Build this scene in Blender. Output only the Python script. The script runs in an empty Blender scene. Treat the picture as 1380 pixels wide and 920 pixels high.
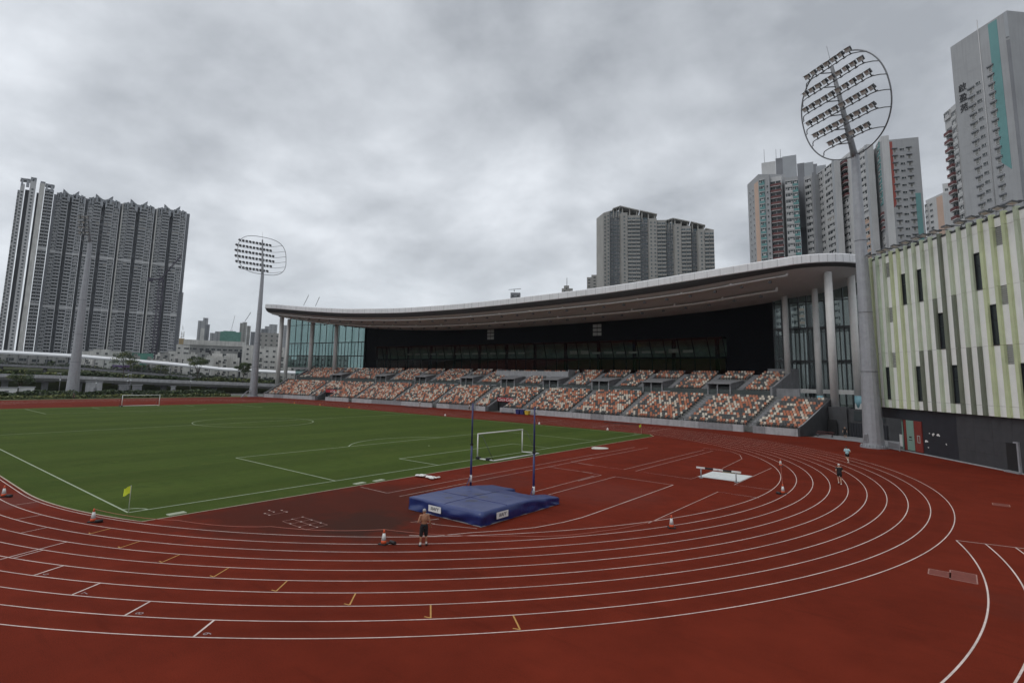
import bpy, bmesh, math, random
from mathutils import Vector, Matrix, noise as mnoise
random.seed(7)
V = Vector
scene = bpy.context.scene
COL = scene.collection
PI = math.pi

# ------------------------------------------------------------------ camera numbers (solved from pitch and track sizes)
CF, CPITCH, CROLL, CYAW = 737.054, 0.12970, 0.02050, 0.88730
CAM = V((90.6288, -46.0563, 8.2436)); PX0, PY0 = -9.592, -48.058
_fw = V((-math.cos(CYAW)*math.cos(CPITCH), math.sin(CYAW)*math.cos(CPITCH), math.sin(CPITCH)))
_rt = V((math.sin(CYAW), math.cos(CYAW), 0)); _up = _rt.cross(_fw)
RT = _rt*math.cos(CROLL)+_up*math.sin(CROLL); UP = -_rt*math.sin(CROLL)+_up*math.cos(CROLL); FW = _fw
def bearing(px, py):
    """direction of a photo pixel as (azimuth, slope)"""
    d = FW+RT*((px-690-PX0)/CF)-UP*((py-460-PY0)/CF)
    return math.atan2(d.y, -d.x), d.z/math.hypot(d.x, d.y)
def far(px, py, D):
    """point D metres away (horizontally) on that bearing"""
    a, e = bearing(px, py)
    return V((CAM.x-D*math.cos(a), CAM.y+D*math.sin(a), CAM.z+D*e))

# ------------------------------------------------------------------ materials
def new_mat(name):
    m = bpy.data.materials.new(name); m.use_nodes = True
    nt = m.node_tree; b = nt.nodes['Principled BSDF']
    return m, nt, b
def N(nt, t, **kw):
    n = nt.nodes.new(t)
    for k, v in kw.items(): setattr(n, k, v)
    return n
def mat(name, c, rough=.7, var=.12, scale=3., bump=0., metal=0., spec=.5, scale2=None, dirt=0.):
    m, nt, b = new_mat(name); L = nt.links.new
    b.inputs['Roughness'].default_value = rough; b.inputs['Metallic'].default_value = metal
    b.inputs['Specular IOR Level'].default_value = spec
    geo = N(nt, 'ShaderNodeNewGeometry')
    n1 = N(nt, 'ShaderNodeTexNoise'); n1.inputs['Scale'].default_value = scale; n1.inputs['Detail'].default_value = 5
    n1.inputs['Roughness'].default_value = .65
    L(geo.outputs['Position'], n1.inputs['Vector'])
    mr = N(nt, 'ShaderNodeMapRange'); mr.inputs[1].default_value = .3; mr.inputs[2].default_value = .7
    mr.inputs[3].default_value = 1-var; mr.inputs[4].default_value = 1+var
    L(n1.outputs['Fac'], mr.inputs[0])
    fac = mr.outputs[0]
    if scale2:
        n2 = N(nt, 'ShaderNodeTexNoise'); n2.inputs['Scale'].default_value = scale2; n2.inputs['Detail'].default_value = 3
        L(geo.outputs['Position'], n2.inputs['Vector'])
        mr2 = N(nt, 'ShaderNodeMapRange'); mr2.inputs[1].default_value = .3; mr2.inputs[2].default_value = .7
        mr2.inputs[3].default_value = 1-var; mr2.inputs[4].default_value = 1+var
        L(n2.outputs['Fac'], mr2.inputs[0])
        mu = N(nt, 'ShaderNodeMath', operation='MULTIPLY'); L(fac, mu.inputs[0]); L(mr2.outputs[0], mu.inputs[1]); fac = mu.outputs[0]
    if dirt:
        mp = N(nt, 'ShaderNodeMapping'); mp.inputs['Scale'].default_value = (1.3, 1.3, .08); L(geo.outputs['Position'], mp.inputs[0])
        n3 = N(nt, 'ShaderNodeTexNoise'); n3.inputs['Scale'].default_value = 1.6; n3.inputs['Detail'].default_value = 4; L(mp.outputs[0], n3.inputs['Vector'])
        mr3 = N(nt, 'ShaderNodeMapRange'); mr3.inputs[1].default_value = .45; mr3.inputs[2].default_value = .75
        mr3.inputs[3].default_value = 1; mr3.inputs[4].default_value = 1-dirt; L(n3.outputs['Fac'], mr3.inputs[0])
        mu = N(nt, 'ShaderNodeMath', operation='MULTIPLY'); L(fac, mu.inputs[0]); L(mr3.outputs[0], mu.inputs[1]); fac = mu.outputs[0]
    vm = N(nt, 'ShaderNodeVectorMath', operation='SCALE'); vm.inputs[0].default_value = c[:3]; L(fac, vm.inputs['Scale'])
    L(vm.outputs[0], b.inputs['Base Color'])
    if bump:
        bp = N(nt, 'ShaderNodeBump'); bp.inputs['Strength'].default_value = bump; bp.inputs['Distance'].default_value = .02
        n4 = N(nt, 'ShaderNodeTexNoise'); n4.inputs['Scale'].default_value = scale*8; n4.inputs['Detail'].default_value = 3
        L(geo.outputs['Position'], n4.inputs['Vector'])
        L(n4.outputs['Fac'], bp.inputs['Height']); L(bp.outputs[0], b.inputs['Normal'])
    return m
def glass_mat(name, tint, rough=.03, mixf=.75):
    m, nt, b = new_mat(name); L = nt.links.new
    nt.nodes.remove(b); out = nt.nodes['Material Output']
    tr = N(nt, 'ShaderNodeBsdfTransparent'); tr.inputs[0].default_value = (*tint, 1)
    gl = N(nt, 'ShaderNodeBsdfGlossy'); gl.inputs['Roughness'].default_value = rough; gl.inputs[0].default_value = (.8, .85, .85, 1)
    lw_ = N(nt, 'ShaderNodeLayerWeight'); lw_.inputs[0].default_value = .5
    pw = N(nt, 'ShaderNodeMath', operation='POWER'); L(lw_.outputs['Facing'], pw.inputs[0]); pw.inputs[1].default_value = 4.
    fr = N(nt, 'ShaderNodeMath', operation='MULTIPLY_ADD'); L(pw.outputs[0], fr.inputs[0]); fr.inputs[1].default_value = .85; fr.inputs[2].default_value = .04
    mx = N(nt, 'ShaderNodeMixShader'); L(fr.outputs[0], mx.inputs[0]); L(tr.outputs[0], mx.inputs[1]); L(gl.outputs[0], mx.inputs[2])
    L(mx.outputs[0], out.inputs[0])
    return m

def pane_mat(name, rough, spec):
    m, nt, b = new_mat(name); L = nt.links.new; geo = N(nt, 'ShaderNodeNewGeometry'); rp = N(nt, 'ShaderNodeValToRGB'); rp.color_ramp.interpolation = 'CONSTANT'
    L(geo.outputs['Random Per Island'], rp.inputs[0]); e = rp.color_ramp.elements; e[0].position = 0; e[0].color = (.016, .020, .024, 1); e[1].position = .45; e[1].color = (.034, .042, .046, 1)
    for p, c in ((.68, (.062, .072, .075, 1)), (.84, (.15, .15, .14, 1)), (.93, (.32, .30, .27, 1))): k = e.new(p); k.color = c
    L(rp.outputs[0], b.inputs['Base Color']); b.inputs['Roughness'].default_value = rough; b.inputs['Specular IOR Level'].default_value = spec; return m
M = {}
def defmats():
    M['white'] = mat('white_paint', (.72, .72, .70), .5, .06, 2)
    M['roofwhite'] = mat('roof_panel_white', (.74, .74, .75), .45, .05, .5, dirt=.14)
    M['soffit'] = mat('soffit_panel', (.47, .45, .44), .6, .05, .6)
    M['column'] = mat('column_plaster', (.66, .65, .63), .6, .06, .8, dirt=.15)
    M['linepaint'] = mat('line_paint', (.60, .49, .445), .8, .2, 6, scale2=.6)
    M['fadedpaint'] = mat('faded_line_paint', (.33, .17, .14), .8, .35, 5)
    M['yellowpaint'] = mat('yellow_line_paint', (.46, .24, .06), .8, .2, 5)
    M['concrete'] = mat('pale_concrete', (.40, .40, .41), .8, .15, 1.2, dirt=.25)
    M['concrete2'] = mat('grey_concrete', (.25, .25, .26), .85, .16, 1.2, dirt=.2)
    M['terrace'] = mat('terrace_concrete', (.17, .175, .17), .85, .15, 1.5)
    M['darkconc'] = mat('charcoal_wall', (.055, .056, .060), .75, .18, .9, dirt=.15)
    M['blackwall'] = mat('black_wall', (.018, .020, .026), .6, .2, .8)
    M['plank'] = mat('charcoal_board', (.046, .047, .051), .75, .14, 1.0, dirt=.1)
    M['facade'] = mat('facade_black_panel', (.0045, .0045, .006), .7, .3, .5, spec=.06)
    M['darkred'] = mat('dark_maroon_panel', (.085, .032, .026), .8, .3, .6, spec=.1)
    M['roomgreen'] = mat('dim_green_wall', (.15, .22, .17), .7, .35, .5)
    M['parapet'] = mat('parapet_panel', (.052, .064, .062), .5, .2, .8)
    M['blind'] = mat('window_blind', (.42, .41, .38), .7, .2, 2)
    M['metal_dark'] = mat('dark_steel', (.055, .058, .062), .45, .15, 3, metal=.3)
    M['mullion'] = mat('black_mullion', (.020, .022, .024), .4, .1, 3)
    M['galv'] = mat('galvanised_steel', (.34, .35, .37), .48, .10, 1.5, metal=.25, dirt=.12)
    M['galvdark'] = mat('weathered_steel', (.20, .205, .215), .5, .15, 2, metal=.2)
    M['lampbody'] = mat('floodlight_housing', (.06, .062, .065), .45, .2, 3)
    M['lens'] = mat('floodlight_lens', (.78, .82, .82), .35, .1, 3, spec=.4)
    M['s_orange'] = mat('orange_seat', (.47, .175, .095), .5, .12, 1)
    M['s_cream'] = mat('cream_seat', (.62, .56, .47), .5, .10, 1)
    M['s_grey'] = mat('grey_seat', (.085, .088, .088), .5, .12, 1)
    M['s_peach'] = mat('peach_seat', (.54, .33, .23), .5, .10, 1)
    M['cglass'] = glass_mat('curtain_wall_glass', (.45, .55, .54))
    M['cglass2'] = glass_mat('grey_curtain_wall_glass', (.60, .65, .64))
    M['facglass'] = mat('dark_facade_glass', (.008, .009, .010), .22, .1, 1, spec=.32)
    M['winglass'] = pane_mat('window_glass', .22, .55); M['farglass'] = pane_mat('distant_window_glass', .45, .3)
    M['red_sign'] = mat('red_banner', (.36, .018, .025), .6, .08, 2)
    M['lime'] = mat('lime_fin', (.50, .56, .34), .55, .1, .6)
    M['sage'] = mat('sage_fin', (.45, .51, .38), .55, .1, .6)
    M['mint'] = mat('mint_fin', (.47, .56, .42), .55, .1, .6)
    M['olive'] = mat('dark_olive_fin', (.15, .17, .125), .55, .1, .6)
    M['clad'] = mat('white_cladding', (.80, .81, .78), .5, .05, .7, dirt=.12)
    M['vent'] = mat('grey_louvre', (.33, .34, .32), .6, .1, 2)
    M['redpanel'] = mat('red_door', (.20, .030, .022), .5, .12, 2)
    M['frost'] = mat('green_frosted_glass', (.20, .31, .26), .3, .08, 1)
    M['blue'] = None
    M['navy'] = mat('navy_post', (.018, .022, .11), .4, .1, 3)
    M['gutter_shade'] = mat('painted_gutter_shade', (.045, .044, .045), .7, .1, 2)  # near-black colour stands in for shade in the gap under the fascia
    M['black'] = mat('black_rubber', (.012, .012, .013), .6, .2, 4)
    M['conered'] = mat('cone_red', (.62, .085, .02), .5, .08, 6)
    M['yellowflag'] = mat('fluorescent_yellow_cloth', (.62, .72, .04), .6, .06, 6)
    M['tan'] = mat('flagpole_plastic', (.62, .55, .40), .5, .05, 3)
    M['skin'] = mat('sunburnt_skin', (.33, .155, .085), .55, .12, 14)
    M['skin2'] = mat('pale_skin', (.46, .27, .18), .55, .10, 14)
    M['hair'] = mat('dark_hair', (.015, .012, .010), .6, .2, 20)
    M['greyhair'] = mat('grey_cap', (.33, .31, .29), .7, .15, 20)
    M['blackcloth'] = mat('black_cloth', (.012, .012, .014), .85, .25, 12)
    M['blueshirt'] = mat('pale_blue_shirt', (.36, .55, .60), .8, .1, 10)
    M['whitecloth'] = mat('white_cloth', (.70, .69, .66), .8, .08, 10)
    M['maroon'] = mat('maroon_panel', (.13, .045, .045), .7, .15, .3)
    M['tw_grey'] = mat('tower_grey_render', (.34, .345, .355), .8, .08, .12, dirt=.12)
    M['tw_lgrey'] = mat('tower_pale_render', (.50, .50, .50), .8, .08, .12, dirt=.12)
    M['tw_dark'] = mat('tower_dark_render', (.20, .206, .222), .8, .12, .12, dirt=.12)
    M['tw_peach'] = mat('tower_peach_render', (.52, .37, .29), .8, .08, .12)
    M['tw_teal'] = mat('tower_teal_render', (.13, .28, .28), .8, .08, .12)
    M['tw_red'] = mat('tower_red_render', (.29, .065, .052), .8, .08, .12)
    M['tw_beige'] = mat('tower_beige_render', (.32, .31, .29), .8, .10, .12, dirt=.12)
    M['tw_blueglass'] = mat('tower_blue_glass', (.055, .085, .10), .2, .35, .2, spec=.7)
    M['slab'] = mat('tower_slate_render', (.33, .345, .365), .8, .10, .10)
    M['lowrise'] = mat('lowrise_plaster', (.56, .55, .52), .8, .15, .2, dirt=.3)
    M['lowrise2'] = mat('lowrise_grey_plaster', (.28, .28, .27), .8, .15, .2, dirt=.3)
    M['net'] = mat('green_scaffold_net', (.095, .24, .19), .85, .2, .3)
    M['asphalt'] = mat('asphalt', (.055, .055, .057), .9, .15, 2)
    M['canopy'] = mat('white_canopy_sheet', (.80, .81, .82), .35, .04, .3)
    M['purple'] = mat('purple_hoarding', (.14, .09, .22), .7, .1, .5)
    M['crane'] = mat('purple_grey_crane_paint', (.045, .038, .062), .6, .15, 1)
    M['bark'] = mat('tree_bark', (.08, .06, .045), .9, .25, 4)
    M['banner_blue'] = mat('blue_column_wrap', (.22, .42, .48), .5, .1, 1)
    M['sign_dark'] = mat('dark_lettering', (.03, .03, .035), .7, .05, 1)
    M['orange_block'] = mat('orange_plastic', (.60, .20, .04), .5, .05, 5)
    M['bluebin'] = mat('blue_plastic', (.02, .03, .14), .5, .05, 5)
    M['yellowbin'] = mat('yellow_plastic', (.62, .44, .04), .5, .05, 5)
    M['leaf1'] = leaf('dark_leaf', (.038, .058, .022)); M['leaf2'] = leaf('mid_leaf', (.062, .092, .030)); M['leaf3'] = leaf('pale_leaf', (.15, .165, .055))
def leaf(name, c):
    m, nt, b = new_mat(name); L = nt.links.new
    oi = N(nt, 'ShaderNodeNewGeometry'); hs = N(nt, 'ShaderNodeHueSaturation'); hs.inputs['Color'].default_value = (*c, 1)
    mr = N(nt, 'ShaderNodeMapRange'); mr.inputs[3].default_value = .55; mr.inputs[4].default_value = 1.5
    L(oi.outputs['Random Per Island'], mr.inputs[0]); L(mr.outputs[0], hs.inputs['Value']); L(hs.outputs[0], b.inputs['Base Color'])
    b.inputs['Roughness'].default_value = .6
    return m

# ------------------------------------------------------------------ mesh builder
class MB:
    def __init__(s): s.v = []; s.f = []; s.m = []; s.sm = []
    def add(s, vs, fs, mi=0, smooth=False):
        o = len(s.v); s.v.extend([tuple(x) for x in vs])
        for f in fs: s.f.append(tuple(i+o for i in f)); s.m.append(mi); s.sm.append(smooth)
        return s
    def box(s, c, size, mi=0, rot=None):
        hx, hy, hz = size[0]/2, size[1]/2, size[2]/2; c = V(c)
        vs = [V((x, y, z)) for x in (-hx, hx) for y in (-hy, hy) for z in (-hz, hz)]
        if rot is not None: vs = [rot @ v for v in vs]
        return s.add([c+v for v in vs], [(0, 1, 3, 2), (4, 6, 7, 5), (0, 4, 5, 1), (2, 3, 7, 6), (0, 2, 6, 4), (1, 5, 7, 3)], mi)
    def box2(s, a, b, mi=0):
        return s.box([(a[i]+b[i])/2 for i in range(3)], [abs(b[i]-a[i]) for i in range(3)], mi)
    def prism(s, poly, z0, z1, mi=0):
        """poly: list of (x,y) counter clockwise; z0/z1 numbers or lists"""
        n = len(poly)
        a = [(p[0], p[1], z0[i] if isinstance(z0, (list, tuple)) else z0) for i, p in enumerate(poly)]
        b = [(p[0], p[1], z1[i] if isinstance(z1, (list, tuple)) else z1) for i, p in enumerate(poly)]
        return s.add(a+b, [tuple(range(n-1, -1, -1)), tuple(range(n, 2*n))]+[(i, (i+1) % n, n+(i+1) % n, n+i) for i in range(n)], mi)
    def hull2(s, a, b, mi=0):
        """solid between two congruent polygons of 3D points"""
        n = len(a)
        return s.add(list(a)+list(b), [tuple(range(n-1, -1, -1)), tuple(range(n, 2*n))]+[(i, (i+1) % n, n+(i+1) % n, n+i) for i in range(n)], mi)
    def quad(s, a, b, c, d, mi=0): return s.add([a, b, c, d], [(0, 1, 2, 3)], mi)
    def poly(s, pts, mi=0): return s.add(pts, [tuple(range(len(pts)))], mi)
    def tube(s, path, r, n=8, mi=0, closed=False, smooth=True, cap=True):
        path = [V(p) for p in path]; k = len(path); rr = r if isinstance(r, (list, tuple)) else [r]*k
        vs = []; ref = None
        for i, p in enumerate(path):
            if closed: t = path[(i+1) % k]-path[(i-1) % k]
            else: t = path[min(i+1, k-1)]-path[max(i-1, 0)]
            t.normalize()
            if ref is None:
                ref = V((0, 0, 1)) if abs(t.z) < .9 else V((1, 0, 0))
            u = ref-t*ref.dot(t)
            if u.length < 1e-5: u = t.orthogonal()
            u.normalize(); w = t.cross(u); ref = u
            for j in range(n):
                a = 2*PI*j/n; vs.append(p+(u*math.cos(a)+w*math.sin(a))*rr[i])
        fs = []
        for i in range(k if closed else k-1):
            for j in range(n):
                a = i*n+j; b = i*n+(j+1) % n; c = ((i+1) % k)*n+(j+1) % n; d = ((i+1) % k)*n+j
                fs.append((a, b, c, d))
        s.add(vs, fs, mi, smooth)
        if cap and not closed:
            o = len(s.v)-k*n
            s.f.append(tuple(o+j for j in range(n-1, -1, -1))); s.m.append(mi); s.sm.append(False)
            s.f.append(tuple(o+(k-1)*n+j for j in range(n))); s.m.append(mi); s.sm.append(False)
        return s
    def lathe(s, prof, c=(0, 0, 0), n=16, mi=0, smooth=True):
        c = V(c); k = len(prof); vs = []
        for r, z in prof:
            for j in range(n):
                a = 2*PI*j/n; vs.append(c+V((r*math.cos(a), r*math.sin(a), z)))
        fs = [(i*n+j, i*n+(j+1) % n, (i+1)*n+(j+1) % n, (i+1)*n+j) for i in range(k-1) for j in range(n)]
        s.add(vs, fs, mi, smooth)
        o = len(s.v)-k*n
        s.f.append(tuple(o+j for j in range(n-1, -1, -1))); s.m.append(mi); s.sm.append(False)
        s.f.append(tuple(o+(k-1)*n+j for j in range(n))); s.m.append(mi); s.sm.append(False)
        return s
    def ribbon(s, pts, w, z, mi=0, closed=False):
        """flat painted line of width w along pts (x,y)"""
        pts = [V((p[0], p[1])) for p in pts]; k = len(pts); vs = []
        for i, p in enumerate(pts):
            if closed: t = pts[(i+1) % k]-pts[(i-1) % k]
            else: t = pts[min(i+1, k-1)]-pts[max(i-1, 0)]
            t.normalize(); n_ = V((-t.y, t.x))*w/2
            vs += [(p.x+n_.x, p.y+n_.y, z), (p.x-n_.x, p.y-n_.y, z)]
        fs = [(2*i, 2*i+1, 2*((i+1) % k)+1, 2*((i+1) % k)) for i in range(k if closed else k-1)]
        return s.add(vs, fs, mi)
    def grid(s, rows, mi=0, smooth=True, flip=False):
        nr, nc = len(rows), len(rows[0]); vs = [p for r in rows for p in r]
        fs = []
        for i in range(nr-1):
            for j in range(nc-1):
                f = (i*nc+j, i*nc+j+1, (i+1)*nc+j+1, (i+1)*nc+j)
                fs.append(f[::-1] if flip else f)
        return s.add(vs, fs, mi, smooth)
    def merge(s, o, mtx, mi=None):
        s.add([mtx @ V(v) for v in o.v], o.f, 0)
        k = len(o.f)
        s.m[-k:] = o.m if mi is None else [mi]*k; s.sm[-k:] = o.sm
        return s
    def mesh(s, name, mats):
        me = bpy.data.meshes.new(name); me.from_pydata(s.v, [], s.f)
        for m in (mats if isinstance(mats, (list, tuple)) else [mats]): me.materials.append(m)
        me.polygons.foreach_set('material_index', s.m); me.polygons.foreach_set('use_smooth', s.sm); me.update()
        return me
    def build(s, name, mats, parent=None, fixn=False):
        me = s.mesh(name, mats)
        if fixn:
            bm = bmesh.new(); bm.from_mesh(me); bmesh.ops.recalc_face_normals(bm, faces=bm.faces); bm.to_mesh(me); bm.free()
        return link(name, me, parent)
def link(name, me, parent=None):
    o = bpy.data.objects.new(name, me); COL.objects.link(o)
    if parent is not None: o.parent = parent
    return o
def place_local(o, parent):
    """child whose mesh is in world space under a parent that has its own location"""
    o.parent = parent; o.matrix_parent_inverse = parent.matrix_basis.inverted()
    return o
def thing(name, label, cat, loc=(0, 0, 0), rz=0., group=None):
    o = bpy.data.objects.new(name, None); COL.objects.link(o); o.location = loc; o.rotation_euler = (0, 0, rz)
    o.empty_display_size = .5
    return tag(o, label, cat, group)
def tag(o, label, cat, group=None):
    o['label'] = label; o['category'] = cat
    if group: o['group'] = group
    return o
def struct(o): o['kind'] = 'structure'; return o
def stuff(o): o['kind'] = 'stuff'; return o
def copy_tree(o, parent=None):
    c = o.copy(); COL.objects.link(c)
    if parent is not None: c.parent = parent
    for ch in list(o.children): copy_tree(ch, c)
    return c
def basis(x, y, z, loc):
    m = Matrix.Identity(4)
    for i in range(3): m[i][0] = x[i]; m[i][1] = y[i]; m[i][2] = z[i]; m[i][3] = loc[i]
    return m
def many(name, tmpl, mats, places, parent, limit=100):
    """places: list of (matrix, material index or None). The nearest `limit` are parts, the rest one stuff part."""
    places = sorted(places, key=lambda q: (q[0].translation-CAM).length)
    cache = {}
    for mtx, mi in places[:limit]:
        if mi not in cache:
            t = MB(); t.merge(tmpl, Matrix.Identity(4), mi); cache[mi] = t.mesh(name, mats)
        o = link(name, cache[mi], None); o.matrix_basis = mtx
        place_local(o, parent)
    if len(places) > limit:
        b = MB()
        for mtx, mi in places[limit:]: b.merge(tmpl, mtx, mi)
        o = b.build(name, mats, None); stuff(o); place_local(o, parent)
def text_mesh(body, size, depth, shear=0., spacing=1.):
    cu = bpy.data.curves.new('lettering', 'FONT'); cu.body = body; cu.size = size; cu.extrude = depth; cu.shear = shear
    cu.align_x = 'CENTER'; cu.align_y = 'CENTER'; cu.space_character = spacing
    o = bpy.data.objects.new('lettering', cu); COL.objects.link(o)
    dg = bpy.context.evaluated_depsgraph_get(); dg.update()
    me = bpy.data.meshes.new_from_object(o.evaluated_get(dg)); bpy.data.objects.remove(o)
    return me
defmats()
# ================================================================== camera, world, light
cam = bpy.data.cameras.new('camera'); camo = bpy.data.objects.new('camera', cam); COL.objects.link(camo)
cam.sensor_width = 36; cam.lens = 36*CF/1380; cam.shift_x = -PX0/1380; cam.shift_y = PY0/1380
cam.clip_start = .1; cam.clip_end = 12000
camo.matrix_world = basis(RT, UP, -FW, CAM)
scene.camera = camo
SUN_EL, SUN_AZ = math.radians(52), math.radians(200)
def make_world():
    w = bpy.data.worlds.new('World'); scene.world = w; w.use_nodes = True
    nt = w.node_tree; L = nt.links.new; bg = nt.nodes['Background']; bg.inputs['Strength'].default_value = .1
    sky = N(nt, 'ShaderNodeTexSky'); sky.sky_type = 'NISHITA'; sky.sun_disc = False
    sky.sun_elevation = SUN_EL; sky.sun_rotation = SUN_AZ
    tc = N(nt, 'ShaderNodeTexCoord'); sp = N(nt, 'ShaderNodeSeparateXYZ'); L(tc.outputs['Generated'], sp.inputs[0])
    def mth(op, a, b=None, clamp=False):
        n = N(nt, 'ShaderNodeMath', operation=op); n.use_clamp = clamp
        for i, x in enumerate((a, b)):
            if x is None: continue
            if isinstance(x, (int, float)): n.inputs[i].default_value = x
            else: L(x, n.inputs[i])
        return n.outputs[0]
    z = mth('MAXIMUM', sp.outputs[2], 0.)
    zz = mth('ADD', z, .34)
    cx = mth('DIVIDE', sp.outputs[0], zz); cy = mth('DIVIDE', sp.outputs[1], zz)
    cb = N(nt, 'ShaderNodeCombineXYZ'); L(cx, cb.inputs[0]); L(cy, cb.inputs[1]); cb.inputs[2].default_value = 1.7
    def nz(scale, det, rough, dist=0., off=0.):
        mp = N(nt, 'ShaderNodeMapping'); mp.inputs['Location'].default_value = (off, off*1.7, off*.3); L(cb.outputs[0], mp.inputs[0])
        n = N(nt, 'ShaderNodeTexNoise'); n.inputs['Scale'].default_value = scale; n.inputs['Detail'].default_value = det
        n.inputs['Roughness'].default_value = rough; n.inputs['Distortion'].default_value = dist; L(mp.outputs[0], n.inputs['Vector'])
        return n.outputs['Fac']
    a = nz(.62, 4, .5, .12, 3.1); b = nz(2.1, 8, .55, .12, 8.2)
    f = mth('ADD', mth('MULTIPLY', a, .52), mth('MULTIPLY', b, .48))
    rp = N(nt, 'ShaderNodeValToRGB'); L(f, rp.inputs[0]); e = rp.color_ramp.elements
    K = 13.2
    e[0].position = .39; e[0].color = (.250, .266, .290, 1)
    e[1].position = .62; e[1].color = (.64, .665, .70, 1)
    k = rp.color_ramp.elements.new(.50); k.color = (.415, .437, .466, 1)
    # paler, slightly bluish towards the horizon
    hz = N(nt, 'ShaderNodeMapRange'); L(z, hz.inputs[0]); hz.inputs[1].default_value = 0.; hz.inputs[2].default_value = .22; hz.inputs[3].default_value = .55; hz.inputs[4].default_value = 0.
    mx = N(nt, 'ShaderNodeMix', data_type='RGBA'); L(hz.outputs[0], mx.inputs[0]); L(rp.outputs[0], mx.inputs[6]); mx.inputs[7].default_value = (.52, .56, .60, 1)
    sc = N(nt, 'ShaderNodeVectorMath', operation='SCALE'); L(mx.outputs[2], sc.inputs[0]); sc.inputs['Scale'].default_value = K
    m2 = N(nt, 'ShaderNodeMix', data_type='RGBA'); m2.inputs[0].default_value = .95; L(sky.outputs[0], m2.inputs[6]); L(sc.outputs[0], m2.inputs[7])
    L(m2.outputs[2], bg.inputs['Color'])
make_world()
sl = bpy.data.lights.new('sun', 'SUN'); sl.energy = .6; sl.angle = math.radians(25); sl.color = (1, .97, .92)
so = bpy.data.objects.new('sun', sl); COL.objects.link(so)
d = V((math.sin(SUN_AZ)*math.cos(SUN_EL), math.cos(SUN_AZ)*math.cos(SUN_EL), math.sin(SUN_EL)))
so.rotation_euler = d.to_track_quat('Z', 'Y').to_euler(); so.location = (0, 0, 150)
scene.view_settings.view_transform = 'Standard'; scene.view_settings.look = 'None'; scene.view_settings.gamma = 1
scene.view_settings.exposure = .27
scene.render.engine = 'CYCLES'

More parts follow.
